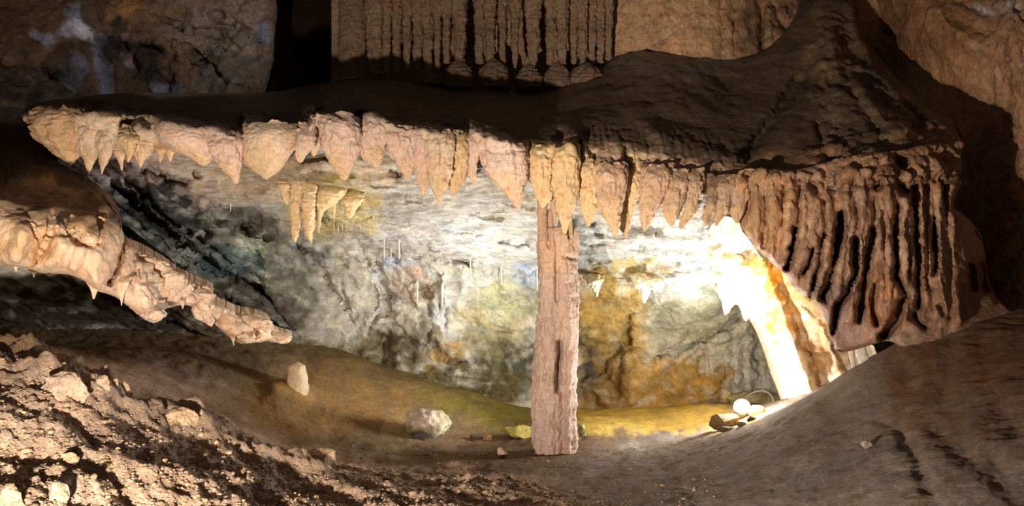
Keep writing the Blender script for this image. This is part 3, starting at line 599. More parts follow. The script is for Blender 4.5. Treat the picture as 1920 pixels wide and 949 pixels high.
# stalactites along the canopy lip: (rows of (py, left, right), distance, colour, label, crease depth)
TN = S(232, 206, 178); PK = S(234, 206, 188); YL = S(228, 198, 152); BR = S(206, 174, 146); DK = S(160, 134, 112)  # DK: shade put into the colour of the shadowed and dim fangs
LIP = [
 ([(196, 80, 150), (207, 66, 165), (220, 58, 170), (245, 60, 168), (262, 68, 166), (277, 88, 158), (290, 103, 150), (300, 117, 143), (308, 127, 134)], 6.12, S(206, 172, 134), 'broad lumpy tan lobe forming the left tip of the canopy lip', .035),
 ([(225, 135, 200), (262, 141, 193), (285, 149, 185), (300, 157, 178), (315, 161, 171), (326, 164, 167)], 6.05, TN, 'pointed tan fang just right of the lumpy left tip', .012),
 ([(235, 178, 228), (270, 180, 218), (293, 184, 208), (308, 186, 199), (318, 188, 195), (328, 190, 191)], 6.02, TN, 'slim tan fang, second point from the left end of the lip', .012),
 ([(265, 205, 243), (285, 212, 236), (303, 222, 231), (319, 227, 230)], 6.06, TN, 'tan fang below the round knob near the left end of the lip', .01),
 ([(240, 230, 248), (252, 220, 258), (267, 221, 259), (281, 229, 254), (292, 239, 248), (303, 238, 242)], 5.93, YL, 'round tan knob with a short point under the dark hollow in the lip', .02),
 ([(250, 246, 305), (280, 248, 288), (296, 252, 275), (305, 258, 269), (313, 262, 265)], 6.05, TN, 'rounded tan lobe with a central point right of the round knob', .015),
 ([(262, 285, 322), (282, 290, 314), (292, 296, 307), (305, 299, 301)], 6.04, YL, 'small yellowish fang, left one of a close pair', .01),
 ([(262, 303, 345), (280, 308, 330), (292, 313, 325), (303, 318, 320)], 6.04, YL, 'small yellowish fang, right one of a close pair', .01),
 ([(218, 285, 385), (245, 287, 398), (270, 303, 402), (286, 328, 401), (297, 358, 398), (309, 374, 388)], 6.0, PK, 'wide smooth pink lobe curving down towards the right', .01),
 ([(232, 388, 452), (258, 386, 457), (282, 391, 456), (300, 402, 451), (315, 412, 450), (330, 428, 450), (343, 438, 446)], 5.95, PK, 'pink rounded lobe ending in a hooked point before the first deep notch', .012),
 ([(222, 455, 562), (248, 457, 564), (273, 456, 556), (292, 455, 542), (310, 460, 532), (322, 478, 522), (334, 494, 504)], 5.98, TN, 'widest smooth tan lobe between the first and second notches', .01),
 ([(228, 560, 592), (255, 559, 592), (275, 556, 589), (290, 553, 576), (303, 558, 568)], 5.94, PK, 'narrow pinkish lobe beside the widest smooth lobe', .01),
 ([(240, 578, 602), (262, 582, 602), (278, 580, 598), (291, 585, 592)], 6.05, TN, 'short tan lobe tucked above the dark oval hole', .008),
 ([(203, 582, 650), (222, 592, 672), (250, 600, 679), (280, 606, 675), (300, 614, 668), (318, 624, 660), (336, 640, 652)], 5.93, PK, 'large pink tongue hanging between two deep dark notches', .012),
 ([(207, 682, 705), (232, 680, 725), (258, 676, 724), (282, 675, 720), (300, 681, 716), (309, 695, 712), (317, 703, 708)], 5.98, PK, 'pinkish lobe right of the deepest notch with a small point', .012),
 ([(222, 712, 792), (252, 718, 787), (288, 730, 780), (313, 745, 776), (328, 757, 770), (337, 763, 766)], 5.98, PK, 'stippled pink lobe slanting to a point at its right side', .016),
 ([(235, 760, 822), (280, 772, 812), (318, 776, 806), (345, 783, 803), (357, 789, 799), (367, 792, 796)], 5.96, PK, 'ribbed pink fang left of the longest central one', .016),
 ([(232, 790, 862), (278, 795, 852), (318, 803, 847), (350, 807, 838), (368, 817, 830), (380, 821, 825)], 5.92, TN, 'longest ribbed tan fang left of the column', .016),
 ([(242, 835, 882), (278, 840, 882), (310, 846, 880), (335, 843, 874), (355, 843, 862), (368, 846, 851)], 6.0, YL, 'yellow edged fang with its right side in shadow', .014),
 ([(238, 878, 908), (268, 880, 901), (310, 877, 895), (330, 880, 894), (341, 886, 893), (351, 890, 892)], 6.0, PK, 'narrow pink tongue right of the dark central notch', .012),
 ([(240, 890, 985), (278, 896, 992), (308, 906, 990), (335, 918, 985), (355, 938, 982), (374, 955, 979), (391, 969, 975)], 5.97, PK, 'broad deeply creased pink wing tapering to the right', .02),
 ([(262, 985, 1042), (300, 989, 1040), (335, 993, 1036), (360, 1000, 1034), (375, 1007, 1031), (388, 1013, 1021)], 6.02, YL, 'yellow tan lobe directly above the left side of the column', .014),
 ([(275, 1040, 1086), (310, 1037, 1087), (350, 1036, 1085), (385, 1040, 1080), (405, 1046, 1072), (420, 1051, 1067), (437, 1055, 1062)], 5.95, YL, 'long golden fang reaching down to the top of the column', .014),
 ([(300, 1085, 1126), (340, 1086, 1123), (370, 1086, 1120), (395, 1090, 1117), (410, 1096, 1113), (422, 1099, 1107)], 6.0, YL, 'blunt yellow tan fang just right of the column', .014),
 ([(310, 1116, 1178), (350, 1119, 1174), (380, 1120, 1169), (405, 1130, 1165), (425, 1141, 1162), (443, 1150, 1158)], 5.9, BR, 'largest brown teardrop fang right of the column', .012),
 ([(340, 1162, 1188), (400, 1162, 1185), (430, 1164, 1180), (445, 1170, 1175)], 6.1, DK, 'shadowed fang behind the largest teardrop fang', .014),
 ([(320, 1168, 1206), (360, 1176, 1201), (385, 1178, 1193), (400, 1179, 1187), (410, 1180, 1183)], 6.02, YL, 'short golden fang between two large brown ones', .012),
 ([(312, 1202, 1264), (340, 1203, 1260), (370, 1201, 1246), (395, 1197, 1235), (415, 1202, 1221), (433, 1206, 1211)], 5.92, BR, 'stout brown fang right of the short golden one', .014),
 ([(322, 1250, 1292), (350, 1250, 1289), (380, 1244, 1283), (400, 1243, 1276), (413, 1249, 1268), (423, 1255, 1263)], 5.9, BR, 'rounded brown fang in the middle of the right hand row', .014),
 ([(322, 1282, 1322), (360, 1288, 1313), (390, 1284, 1308), (410, 1276, 1298), (422, 1273, 1286), (429, 1275, 1280)], 5.92, BR, 'creased brown fang left of the dark cleft', .02),
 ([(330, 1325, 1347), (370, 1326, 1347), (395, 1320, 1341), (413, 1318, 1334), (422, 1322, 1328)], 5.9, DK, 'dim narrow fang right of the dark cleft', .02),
 ([(330, 1345, 1376), (370, 1348, 1371), (395, 1341, 1363), (412, 1339, 1353), (423, 1341, 1346)], 5.86, BR, 'slanting brown fang near the pleated curtain', .02),
 ([(330, 1366, 1404), (370, 1372, 1405), (395, 1369, 1397), (410, 1373, 1389), (418, 1378, 1384)], 5.82, BR, 'last brown fang against the edge of the pleated curtain', .018),
]

def lipfield(px, py):
    """front of the lobes carried up into the canopy rim, and the colour of the lobe there"""
    front = np.full(px.shape, 6.27); colr = np.empty(px.shape + (3,)); colr[:] = tanf
    for i, (rows, Y, c, lab, cas) in enumerate(LIP):
        if i in (4, 12): continue
        R_ = np.array(rows, float); q_ = np.clip(py, R_[0, 0], R_[-1, 0])
        xl = np.interp(q_, R_[:, 0], R_[:, 1]); xr = np.interp(q_, R_[:, 0], R_[:, 2])
        hw = (xr - xl) / 2; u = (px - (xl + xr) / 2) / np.maximum(hw, .5)
        dep = np.minimum(hw / F * 6 * .75, .2)
        fr = Y + .06 - dep * np.clip(1 - u * u, 0, 1) ** .5 + .25 * np.clip(np.abs(u) - 1, 0, 1)
        m_ = (np.abs(u) < 1.15) & (fr < front)
        front = np.where(m_, fr, front); colr = np.where(m_[..., None], np.array(c), colr)
    return front, colr
can_paint = lambda px, py, V: (lambda k: (paint(px, py, shaded_mud, [(1560, 100, 60, 80, S(150, 122, 94), .8), (1620, 220, 110, 90, S(122, 102, 82), .8), (1600, 320, 230, 40, S(160, 122, 94), .9), (1740, 280, 70, 40, S(165, 125, 92), .9), (1470, 320, 60, 30, S(140, 110, 90), .8), (1250, 120, 120, 30, S(104, 94, 86), .8)], 9) * (1 - k[..., None])
        + lipfield(px, py)[1] * k[..., None]) * (1 + .2 * fbm(V, 4, 4, seed=80))[..., None])(
        np.clip((py - crest_y(px) + 8 + 10 * fbm(V, 8, 3, seed=81) * 2) / 14, 0, 1) * np.clip((1440 - px) / 60, 0, 1))
def can_depth(x, y):
    D = cand(x, y)
    c = crest_y(x)
    rr_ = np.clip((x - 1070) / 40, 0, 1); w = np.clip((y - c + 6 - 12 * rr_) / (18 + 48 * rr_), 0, 1); w = w * w * (3 - 2 * w) * np.clip((1400 - x) / 30, 0, 1)
    fr, _ = lipfield(x, y)
    for _ in range(3):
        fr[:, 1:-1] = (fr[:, :-2] + 2 * fr[:, 1:-1] + fr[:, 2:]) / 4
    return D * (1 - w) + (fr + .045) * w + feats(x, y, can_f, 3, 7)
canopy = relief_obj('flowstone_canopy', M_SHADED_MUD, 20, 1820, -80, 390, 2.8, can_depth, can_disp, can_paint, poly=can_poly,
    back=((0, .12, .0), (0, .45, .03)), roundoff=[(can_bot, 16, .16), (can_right, 14, .18), ([(40, 218), (62, 240)], 16, .2)])
tag(canopy, 'broad muddy brown flowstone canopy over the lit recess, shade put into its top colour', 'flowstone canopy')

# ================================================================== CURTAIN at the right
cur_poly_raw = [(1384, 322), (1440, 318), (1500, 316), (1560, 300), (1620, 288), (1690, 280), (1760, 268), (1806, 266), (1800, 300), (1802, 345), (1790, 370), (1788, 392), (1800, 402), (1825, 425), (1842, 455), (1852, 520), (1870, 565), (1930, 620), (1930, 720), (1740, 720),
                (1700, 660), (1668, 640), (1640, 645), (1616, 652), (1585, 660), (1565, 655), (1557, 632), (1548, 600), (1536, 572), (1512, 556), (1490, 540), (1476, 520), (1464, 508), (1445, 492), (1430, 478), (1412, 460), (1402, 446), (1388, 425), (1384, 380)]
cur_poly = smooth_poly(cur_poly_raw, 3)
curd = tps([(1384, 322, 5.85), (1384, 425, 5.85), (1450, 330, 5.72), (1550, 310, 5.58), (1650, 300, 5.48), (1750, 275, 5.6), (1806, 266, 5.95), (1450, 450, 5.62), (1550, 450, 5.42), (1650, 450, 5.28), (1740, 450, 5.28), (1800, 430, 5.6),
            (1480, 520, 5.6), (1560, 640, 5.5), (1616, 645, 5.42), (1700, 600, 5.2), (1780, 560, 5.2), (1850, 520, 5.55), (1800, 640, 5.05), (1930, 640, 5.0), (1930, 720, 4.8), (1740, 720, 5.0), (1860, 600, 5.15)])
slits = [([(1493, 430), (1484, 470), (1475, 500)], 5, .45), ([(1525, 470), (1515, 500), (1507, 514)], 6, .3), ([(1546, 440), (1536, 500), (1519, 556)], 5, .35), ([(1578, 400), (1574, 435), (1563, 500), (1545, 558)], 7, .50),
         ([(1606, 450), (1603, 516), (1590, 545), (1574, 570)], 5, .40), ([(1570, 572), (1566, 600), (1561, 626)], 6, .5), ([(1638, 430), (1624, 507), (1616, 560), (1612, 600)], 5, .30), ([(1641, 535), (1634, 575), (1644, 610)], 5, .22),
         ([(1682, 385), (1680, 440), (1682, 520), (1700, 560)], 6, .28), ([(1713, 350), (1718, 420), (1722, 482), (1722, 575)], 7, .30), ([(1751, 410), (1752, 460), (1755, 506)], 5, .38), ([(1690, 566), (1682, 600), (1656, 632)], 7, .35),
         ([(1715, 590), (1735, 615)], 6, .2), ([(1763, 575), (1770, 590)], 5, .15), ([(1822, 500), (1826, 540)], 5, .2), ([(1843, 500), (1850, 545)], 5, .25), ([(1685, 302), (1690, 308)], 12, .35), ([(1692, 345), (1696, 358)], 9, .28),
         ([(1640, 350), (1650, 345)], 6, .2), ([(1525, 350), (1530, 360)], 6, .18), ([(1560, 355)], 6, .14), ([(1400, 330), (1404, 370), (1396, 405), (1390, 414)], 5, .14), ([(1432, 370), (1436, 430), (1430, 460)], 4, .07), ([(1470, 350), (1468, 420)], 4, .09),
         ([(1500, 340), (1496, 420)], 4, .09), ([(1545, 380), (1548, 430)], 4, .12), ([(1606, 380), (1608, 450)], 4, .12), ([(1640, 370), (1640, 430)], 4, .12), ([(1655, 400), (1660, 560)], 4, .08), ([(1700, 400), (1704, 520)], 4, .07), ([(1736, 350), (1738, 540)], 4, .10), ([(1770, 330), (1772, 420)], 5, .12)]
curribs = [([(x0, 330), (x0 + dx * .3, 420), (x0 + dx, 600)], 9, -.07) for x0, dx in [(1418, -4), (1450, -10), (1482, -18), (1512, -22), (1535, -25), (1560, -30), (1592, -30), (1622, -28), (1655, -20), (1668, -8), (1697, 0), (1728, 4), (1762, 10), (1785, 12)]]
curribs += [([(1590, 345), (1575, 360), (1595, 375), (1610, 358)], 6, -.06), ([(1795, 410), (1810, 500), (1800, 600)], 20, -.08), ([(1760, 480), (1770, 600), (1740, 660)], 12, -.05)]
def cur_disp(V, px, py):
    q = np.stack([V[..., 0] + .09 * (V[..., 2] - 1.6) + .02 * fbm(V, 4, 2, seed=90), V[..., 1], V[..., 2]], -1)
    k = np.clip((600 - py) / 60, .15, 1) * np.clip((1830 - px) / 60, .2, 1)
    top = np.clip((380 - py) / 50, 0, 1)
    return k * (.028 * (billow(q, 5.5, 3, sc=(1.5, .3, .22), seed=91) - .35) + .022 * (billow(V, 12, 3, sc=(1, 1, .6), seed=92) - .35)) + top * .09 * (billow(V, 6, 3, seed=93) - .4) + .03 * fbm(V, 2.5, 3, seed=94)
curp = lambda px, py, V: paint(px, py, S(186, 152, 126), [(1440, 390, 70, 80, S(208, 170, 132), .95), (1560, 600, 90, 60, S(166, 138, 128), .9), (1620, 500, 60, 100, S(172, 142, 122), .7), (1700, 320, 120, 40, S(160, 122, 92), .8), (1850, 620, 130, 100, S(132, 104, 86), .95), (1750, 660, 100, 60, S(135, 108, 92), .95), (1810, 560, 60, 70, S(150, 116, 92), .8), (1650, 560, 40, 50, S(190, 140, 100), .6)], 11) * (1 + .25 * fbm(V, 6, 4, sc=(1.5, 1, .5), seed=95))[..., None]
o = relief_obj('flowstone_curtain', M_FOLD, 1370, 1940, 255, 730, 2.5, lambda x, y: curd(x, y) + feats(x, y, slits + curribs, 3, 8), cur_disp, curp, poly=cur_poly,
    back=((0, .15, .0), (0, .55, .02)), roundoff=[(cur_poly_raw[20:], 14, .14), (cur_poly_raw[7:17], 12, .2), (cur_poly_raw[:8], 10, .08)])
tag(o, 'pleated reddish brown flowstone curtain with dark slits hanging at the right', 'flowstone curtain')

# ================================================================== glowing drapery sheet beside the floodlight
sh_poly = smooth_poly([(1325, 440), (1360, 405), (1400, 430), (1460, 490), (1520, 540), (1580, 620), (1640, 650), (1640, 720), (1560, 760), (1500, 800), (1470, 790), (1462, 745), (1445, 700), (1425, 640), (1405, 600), (1380, 570), (1362, 590), (1350, 545), (1335, 520)], 3)
shd = tps([(1340, 450, 6.75), (1360, 560, 7.3), (1400, 600, 7.35), (1440, 700, 7.25), (1470, 770, 7.1), (1400, 440, 6.45), (1430, 520, 6.75), (1470, 600, 6.75), (1500, 700, 6.65), (1520, 780, 6.6), (1480, 520, 6.35), (1540, 620, 6.4), (1580, 700, 6.3), (1600, 640, 6.25), (1640, 700, 6.1)])
sh_f = [([(1420, 470), (1455, 560), (1490, 650), (1525, 750)], 12, -.14), ([(1400, 500), (1440, 600), (1470, 700), (1490, 760)], 12, -.08), ([(1440, 470), (1480, 560), (1510, 640), (1545, 720)], 11, .12), ([(1500, 540), (1530, 600), (1560, 660), (1575, 700)], 10, -.12),
        ([(1515, 570), (1545, 640), (1565, 700)], 8, .08), ([(1530, 560), (1580, 640), (1590, 680)], 8, -.06), ([(1350, 470), (1365, 560)], 8, -.06), ([(1375, 480), (1385, 570)], 8, .08), ([(1395, 478), (1410, 470)], 7, .18), ([(1360, 478), (1385, 476)], 6, .1), ([(1486, 545), (1502, 575), (1534, 596)], 2.5, .06), ([(1345, 505), (1360, 515)], 7, .08)]
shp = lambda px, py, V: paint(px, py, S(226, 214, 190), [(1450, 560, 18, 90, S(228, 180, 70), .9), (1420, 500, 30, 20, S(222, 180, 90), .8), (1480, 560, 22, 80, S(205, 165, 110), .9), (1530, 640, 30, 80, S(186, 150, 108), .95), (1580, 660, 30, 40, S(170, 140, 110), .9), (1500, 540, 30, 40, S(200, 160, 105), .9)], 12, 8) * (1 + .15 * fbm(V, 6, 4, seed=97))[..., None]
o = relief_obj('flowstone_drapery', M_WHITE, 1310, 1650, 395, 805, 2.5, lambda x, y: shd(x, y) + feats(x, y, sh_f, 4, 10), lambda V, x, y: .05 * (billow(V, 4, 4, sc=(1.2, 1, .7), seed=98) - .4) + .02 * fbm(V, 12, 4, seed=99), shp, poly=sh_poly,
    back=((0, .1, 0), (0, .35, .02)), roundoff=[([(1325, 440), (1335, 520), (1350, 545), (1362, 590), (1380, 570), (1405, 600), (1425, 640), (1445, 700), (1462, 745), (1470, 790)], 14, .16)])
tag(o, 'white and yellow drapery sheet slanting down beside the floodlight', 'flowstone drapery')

# ================================================================== LEDGE at the lower left
led_top = [(-220, 198), (0, 205), (50, 222), (90, 280), (140, 330), (185, 362), (222, 405), (232, 455), (262, 470), (300, 490), (330, 512), (365, 530), (398, 545), (400, 565), (440, 585), (470, 590), (500, 600), (514, 622), (548, 632)]
led_bot = [(535, 645), (505, 640), (480, 642), (450, 644), (430, 632), (410, 615), (395, 600), (380, 585), (350, 572), (325, 575), (308, 582), (296, 600), (270, 598), (240, 575), (215, 556), (180, 545), (160, 528), (130, 515), (80, 512), (30, 500), (-220, 470)]
led_poly = smooth_poly(led_top + led_bot, 3)
ledd = tps([(-220, 198, 8.6), (-220, 380, 4.7), (-220, 470, 4.5), (-110, 200, 8.6), (0, 210, 8.5), (50, 230, 8.0), (90, 285, 6.9), (140, 335, 6.2), (0, 330, 5.6), (0, 270, 6.8), (100, 350, 5.7), (0, 385, 4.75), (100, 400, 4.8), (180, 410, 5.0), (-110, 380, 4.7), (-110, 478, 4.6), (0, 430, 4.6), (0, 495, 4.62), (100, 460, 4.72), (100, 510, 4.75),
            (200, 470, 4.95), (215, 370, 5.5), (200, 550, 5.0), (262, 475, 5.5), (270, 540, 5.35), (290, 595, 5.4), (330, 520, 5.9), (350, 565, 5.8), (395, 548, 6.1), (400, 595, 6.1), (450, 600, 6.5), (450, 640, 6.4), (510, 620, 6.9), (540, 636, 7.1)])
led_f = [([(98, 400), (95, 440), (70, 480), (64, 500)], 4, .07), ([(135, 405), (132, 430), (142, 450)], 3, .06), ([(95, 438), (130, 436)], 3, .05), ([(142, 450), (165, 462), (185, 455)], 3, .05), ([(232, 460), (222, 500), (205, 530)], 5, .22), ([(255, 490), (250, 540)], 4, .05), ([(190, 410), (185, 450)], 3, .05),
         ([(60, 420), (85, 470)], 3, .04), ([(40, 430), (30, 490)], 20, -.10), ([(115, 460), (100, 490)], 20, -.09), ([(150, 470), (140, 500)], 14, -.06), ([(190, 480), (180, 530)], 24, -.12), ([(160, 420), (175, 440)], 16, -.08), ([(110, 420)], 14, -.08),
         ([(270, 500), (280, 560)], 24, -.12), ([(320, 530), (330, 550)], 12, -.10), ([(300, 560), (330, 575)], 6, .12), ([(345, 520), (360, 540)], 9, -.08), ([(362, 545), (340, 560)], 5, .14), ([(385, 560), (400, 575)], 10, -.10), ([(365, 575), (380, 560)], 5, .12), ([(410, 600), (420, 590)], 5, .15),
         ([(430, 610), (450, 625)], 12, -.10), ([(470, 615), (480, 630)], 5, .1), ([(460, 595), (500, 615)], 8, -.08), ([(260, 480), (300, 495), (330, 505)], 8, .1)]
def led_disp(V, px, py):
    k = np.clip((px - 230) / 60, 0, 1); lit = np.clip((py - np.interp(px, [-110, 0, 100, 190, 230], [355, 372, 395, 400, 440])) / 14 + .5, 0, 1)
    topr = (1 - lit) * (1 - k)
    return .06 * fbm(V, 1.6, 3, seed=101) + k * (.06 * (billow(V, 6, 3, seed=102) - .4) + (.03 * fbm(V, 20, 3, seed=103) + .03 * (ridged(V, 12, 3, seed=109) - .6))) + (1 - k) * lit * (.035 * (billow(V, 4.5, 3, sc=(1, 1, .7), seed=104) - .4) + .006 * fbm(V, 24, 3, seed=105)) + topr * .03 * (ridged(V, 7, 4, sc=(.8, .5, 1.4), seed=106) - .6)
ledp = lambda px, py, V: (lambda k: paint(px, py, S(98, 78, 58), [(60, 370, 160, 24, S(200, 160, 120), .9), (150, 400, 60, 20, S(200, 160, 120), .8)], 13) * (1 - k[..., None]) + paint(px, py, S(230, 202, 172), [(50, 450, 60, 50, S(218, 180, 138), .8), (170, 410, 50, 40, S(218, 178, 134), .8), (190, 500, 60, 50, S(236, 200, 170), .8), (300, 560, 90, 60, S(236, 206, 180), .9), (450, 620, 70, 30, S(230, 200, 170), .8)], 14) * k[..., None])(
        np.clip((py - np.interp(px, [-110, 0, 100, 190, 230, 300, 400, 500, 550], [350, 368, 388, 392, 425, 480, 530, 590, 610]) + 8 * fbm(V, 8, 3, seed=107)) / 16, 0, 1)) * (1 + .15 * fbm(V, 5, 4, seed=108))[..., None]  # dark zone above this line: shade of the ledge top painted into the rock
ledge = relief_obj('flowstone_ledge', M_FLOW, -230, 560, 190, 655, 2.4, lambda x, y: ledd(x, y) + feats(x, y, led_f, 3, 12), led_disp, ledp, poly=led_poly, back=((0, .12, .02), (0, .5, .06)), roundoff=[(led_bot, 20, .16), (led_top[3:], 10, .12)])
tag(ledge, 'long pale tan flowstone ledge sloping down from the left edge', 'flowstone ledge')

# ================================================================== STALACTITES along the canopy lip
for i, (rows, Y, c, lab, cas) in enumerate(LIP):
    if i not in (4, 12):
        t0 = max(float(crest_y(rows[0][1] + 6)), float(crest_y((rows[0][1] + rows[0][2]) / 2)), float(crest_y(rows[0][2] - 6))) + 2
        rows = [(max(rows[0][0], min(t0, rows[1][0] - 3)),) + rows[0][1:]] + rows[1:]
    wpx = max(r[2] - r[1] for r in rows)
    o = lobe('stalactite', rows, Y + .06, M_FLOW, c, rat=.75, maxd=.2, seed=200 + i, ridge=.16 if cas > .013 else .08, rk=6 if cas > .013 else 4, rough=.016 if cas > .011 else .008, cas=cas * .6, nr=64 if wpx > 30 else 44, nc=96 if wpx > 50 else 64, tuck=.12, tl=24, tp=1.5,
             blobs=[(np.mean([r[1] for r in rows]), rows[-1][0], wpx, (rows[-1][0] - rows[0][0]) * .45, YL, .5)])
    tag(o, lab, 'stalactite', 'stalactites along the canopy lip')

# teeth under the ledge
LEDT = [([(470, 0, 70), (490, 12, 50), (500, 20, 38), (508, 27, 33)], 4.66, 'tan point under the ledge nearest the left edge of the photo'),
        ([(500, 50, 72), (512, 58, 68), (520, 62, 66)], 4.78, 'tiny drip under the ledge beside its leftmost point'),
        ([(480, 110, 170), (500, 118, 155), (508, 126, 142), (514, 130, 134)], 4.82, 'low rounded point under the ledge, second large one from the left'),
        ([(490, 140, 215), (520, 150, 205), (538, 160, 195), (550, 168, 186), (560, 173, 178)], 4.92, 'sharp central tooth under the widest lobe of the ledge'),
        ([(505, 205, 260), (535, 213, 250), (553, 218, 238), (564, 224, 232), (573, 227, 229)], 5.08, 'long sharp tooth right of the deep crease in the ledge'),
        ([(545, 318, 362), (560, 326, 354), (570, 335, 350), (579, 341, 344)], 5.75, 'small tooth hanging over the dark hollow of the ledge'),
        ([(615, 418, 448), (630, 426, 443), (640, 434, 440), (648, 437, 439)], 6.2, 'small tooth near the lower end of the ledge'),
        ([(615, 450, 482), (628, 460, 478), (637, 466, 474), (644, 469, 471)], 6.3, 'last tooth before the low tip of the ledge')]
for i, (rows, Y, lab) in enumerate(LEDT):
    c_ = (rows[-1][1] + rows[-1][2]) / 2
    rows = [(r_[0], c_ + (r_[1] - c_) * f_, c_ + (r_[2] - c_) * f_) for r_, f_ in zip(rows, (.85, .62, .5, .5, .7))]; Y = Y + .03
    tag(lobe('stalactite', rows, Y, M_FLOW, S(232, 204, 176), rat=.8, maxd=.12, seed=300 + i, ridge=.14, rough=.014, nr=48, nc=48, tuck=.3), lab, 'stalactite', 'short stalactites under the ledge')
# nodules along the ledge
NOD = [([(474, 250, 268), (483, 245, 290), (492, 255, 296), (500, 275, 292)], 5.55, 'elongated pale nodule on top of the ledge'),
       ([(482, 285, 300), (492, 278, 312), (506, 290, 318), (514, 300, 312)], 5.6, 'crusty nodule at the shoulder of the ledge'),
       ([(500, 305, 330), (514, 295, 345), (536, 300, 350), (556, 312, 330)], 5.62, 'large round nodule halfway along the ledge'),
       ([(520, 335, 352), (532, 328, 362), (548, 333, 362), (560, 340, 350)], 5.75, 'smaller round nodule right of the large one'),
       ([(540, 362, 385), (552, 360, 399), (562, 375, 398), (572, 382, 392)], 5.95, 'flat pale nodule overhanging the dark hollow'),
       ([(574, 272, 300), (588, 264, 309), (600, 270, 306), (606, 280, 296)], 5.3, 'smooth bulb at the bottom of the ledge'),
       ([(566, 360, 372), (580, 356, 392), (600, 372, 402), (612, 390, 402)], 6.05, 'lumpy nodule below the flat pale one'),
       ([(588, 440, 470), (600, 440, 500), (612, 465, 512), (620, 490, 508)], 6.55, 'knobbly nodule near the low end of the ledge'),
       ([(622, 505, 530), (632, 500, 545), (642, 505, 525)], 6.9, 'crumbly nodule at the very tip of the ledge')]
for i, (rows, Y, lab) in enumerate(NOD):
    tag(lobe('flowstone_nodule', rows, Y, M_FLOW, S(234, 208, 184), rat=.8, maxd=.12, seed=340 + i, ridge=.22, rough=.03, nr=44, nc=48, dome=.45), lab, 'flowstone nodule', 'nodules along the ledge')

# pair of long stalactites in the recess with their root
bk = S(230, 208, 160)
LONG = [([(322, 530, 592), (345, 542, 570), (370, 545, 568), (400, 544, 563), (425, 545, 562), (440, 546, 560), (453, 550, 555)], 6.75, 'long ringed tan stalactite, left one of the long pair inside the recess'),
        ([(330, 560, 600), (355, 568, 592), (390, 567, 592), (420, 569, 589), (440, 572, 587), (455, 581, 586)], 6.72, 'long ringed tan stalactite, right one of the long pair inside the recess'),
        ([(325, 515, 555), (345, 522, 546), (362, 525, 543), (375, 529, 543), (383, 535, 541)], 6.72, 'shorter ringed stub left of the long pair'),
        ([(340, 590, 660), (365, 592, 648), (385, 592, 625), (398, 594, 606), (430, 595, 599), (437, 596, 598)], 6.85, 'yellow wedge of flowstone right of the long pair'),
        ([(345, 618, 650), (375, 621, 632), (398, 623, 629), (408, 625, 627)], 6.9, 'thin drip right of the yellow wedge'),
        ([(350, 636, 690), (378, 640, 680), (395, 645, 668), (408, 650, 660)], 6.95, 'cream lobe above the fringe of tiny drips')]
for i, (rows, Y, lab) in enumerate(LONG):
    tag(lobe('stalactite', rows, Y, M_FLOW, bk if i > 2 else S(232, 206, 164), rat=.8, maxd=.12, seed=370 + i, ridge=.12, rough=.012, cas=.02, nr=80, nc=60, tuck=.3), lab, 'stalactite', 'stalactites in the left part of the recess')

# fine drips on the recess ceiling
def rdY(x, y): return float(rd(np.array([x]), np.array([y]))[0])
FINE = [(720, 438, 487, 6, 'beside the rusty patch, left'), (748, 440, 486, 7, 'beside the rusty patch, right'), (733, 462, 490, 4, 'between two longer ones by the rusty patch'), (782, 512, 570, 8, 'left of the dark pocket in the back wall'), (829, 515, 576, 10, 'right of the dark pocket in the back wall'),
        (882, 478, 526, 5, 'alone on the pale band left of the column'), (1007, 500, 545, 5, 'right beside the left edge of the column'), (432, 380, 397, 5, 'on the pink ceiling far left'), (410, 340, 353, 4, 'under the pink lobe far left'), (626, 398, 432, 4, 'in the fringe, leftmost'), (634, 402, 440, 4, 'in the fringe, second'),
        (642, 404, 430, 3, 'in the fringe, third'), (650, 404, 436, 3, 'in the fringe, rightmost'), (900, 395, 408, 4, 'high on the ceiling left of the column'), (845, 352, 364, 4, 'under the yellow edged fang'), (1226, 440, 450, 4, 'under the stout brown fang'), (700, 404, 425, 5, 'above the rusty patch'), (676, 415, 432, 5, 'left of the rusty patch'),
        (770, 420, 436, 4, 'right of the rusty patch'), (940, 500, 535, 7, 'left of the blue white patch'), ]
for i, (x, y0, y1, w, lab) in enumerate(FINE):
    Y = rdY(x, (y0 * .75 + y1 * .25)) - .02
    tag(lobe('soda_straw', [(y0, x - w * .42, x + w * .42), (y0 * .7 + y1 * .3, x - w * .28, x + w * .28), (y1 - 3, x - w * .2, x + w * .22), (y1, x - .6, x + .6)], Y, M_WHITE, S(205, 198, 180), rat=.9, seed=400 + i, ridge=.05, rough=.004, nr=20, nc=16),
        'thin pale drip of calcite ' + lab, 'stalactite', 'thin drips on the recess ceiling')
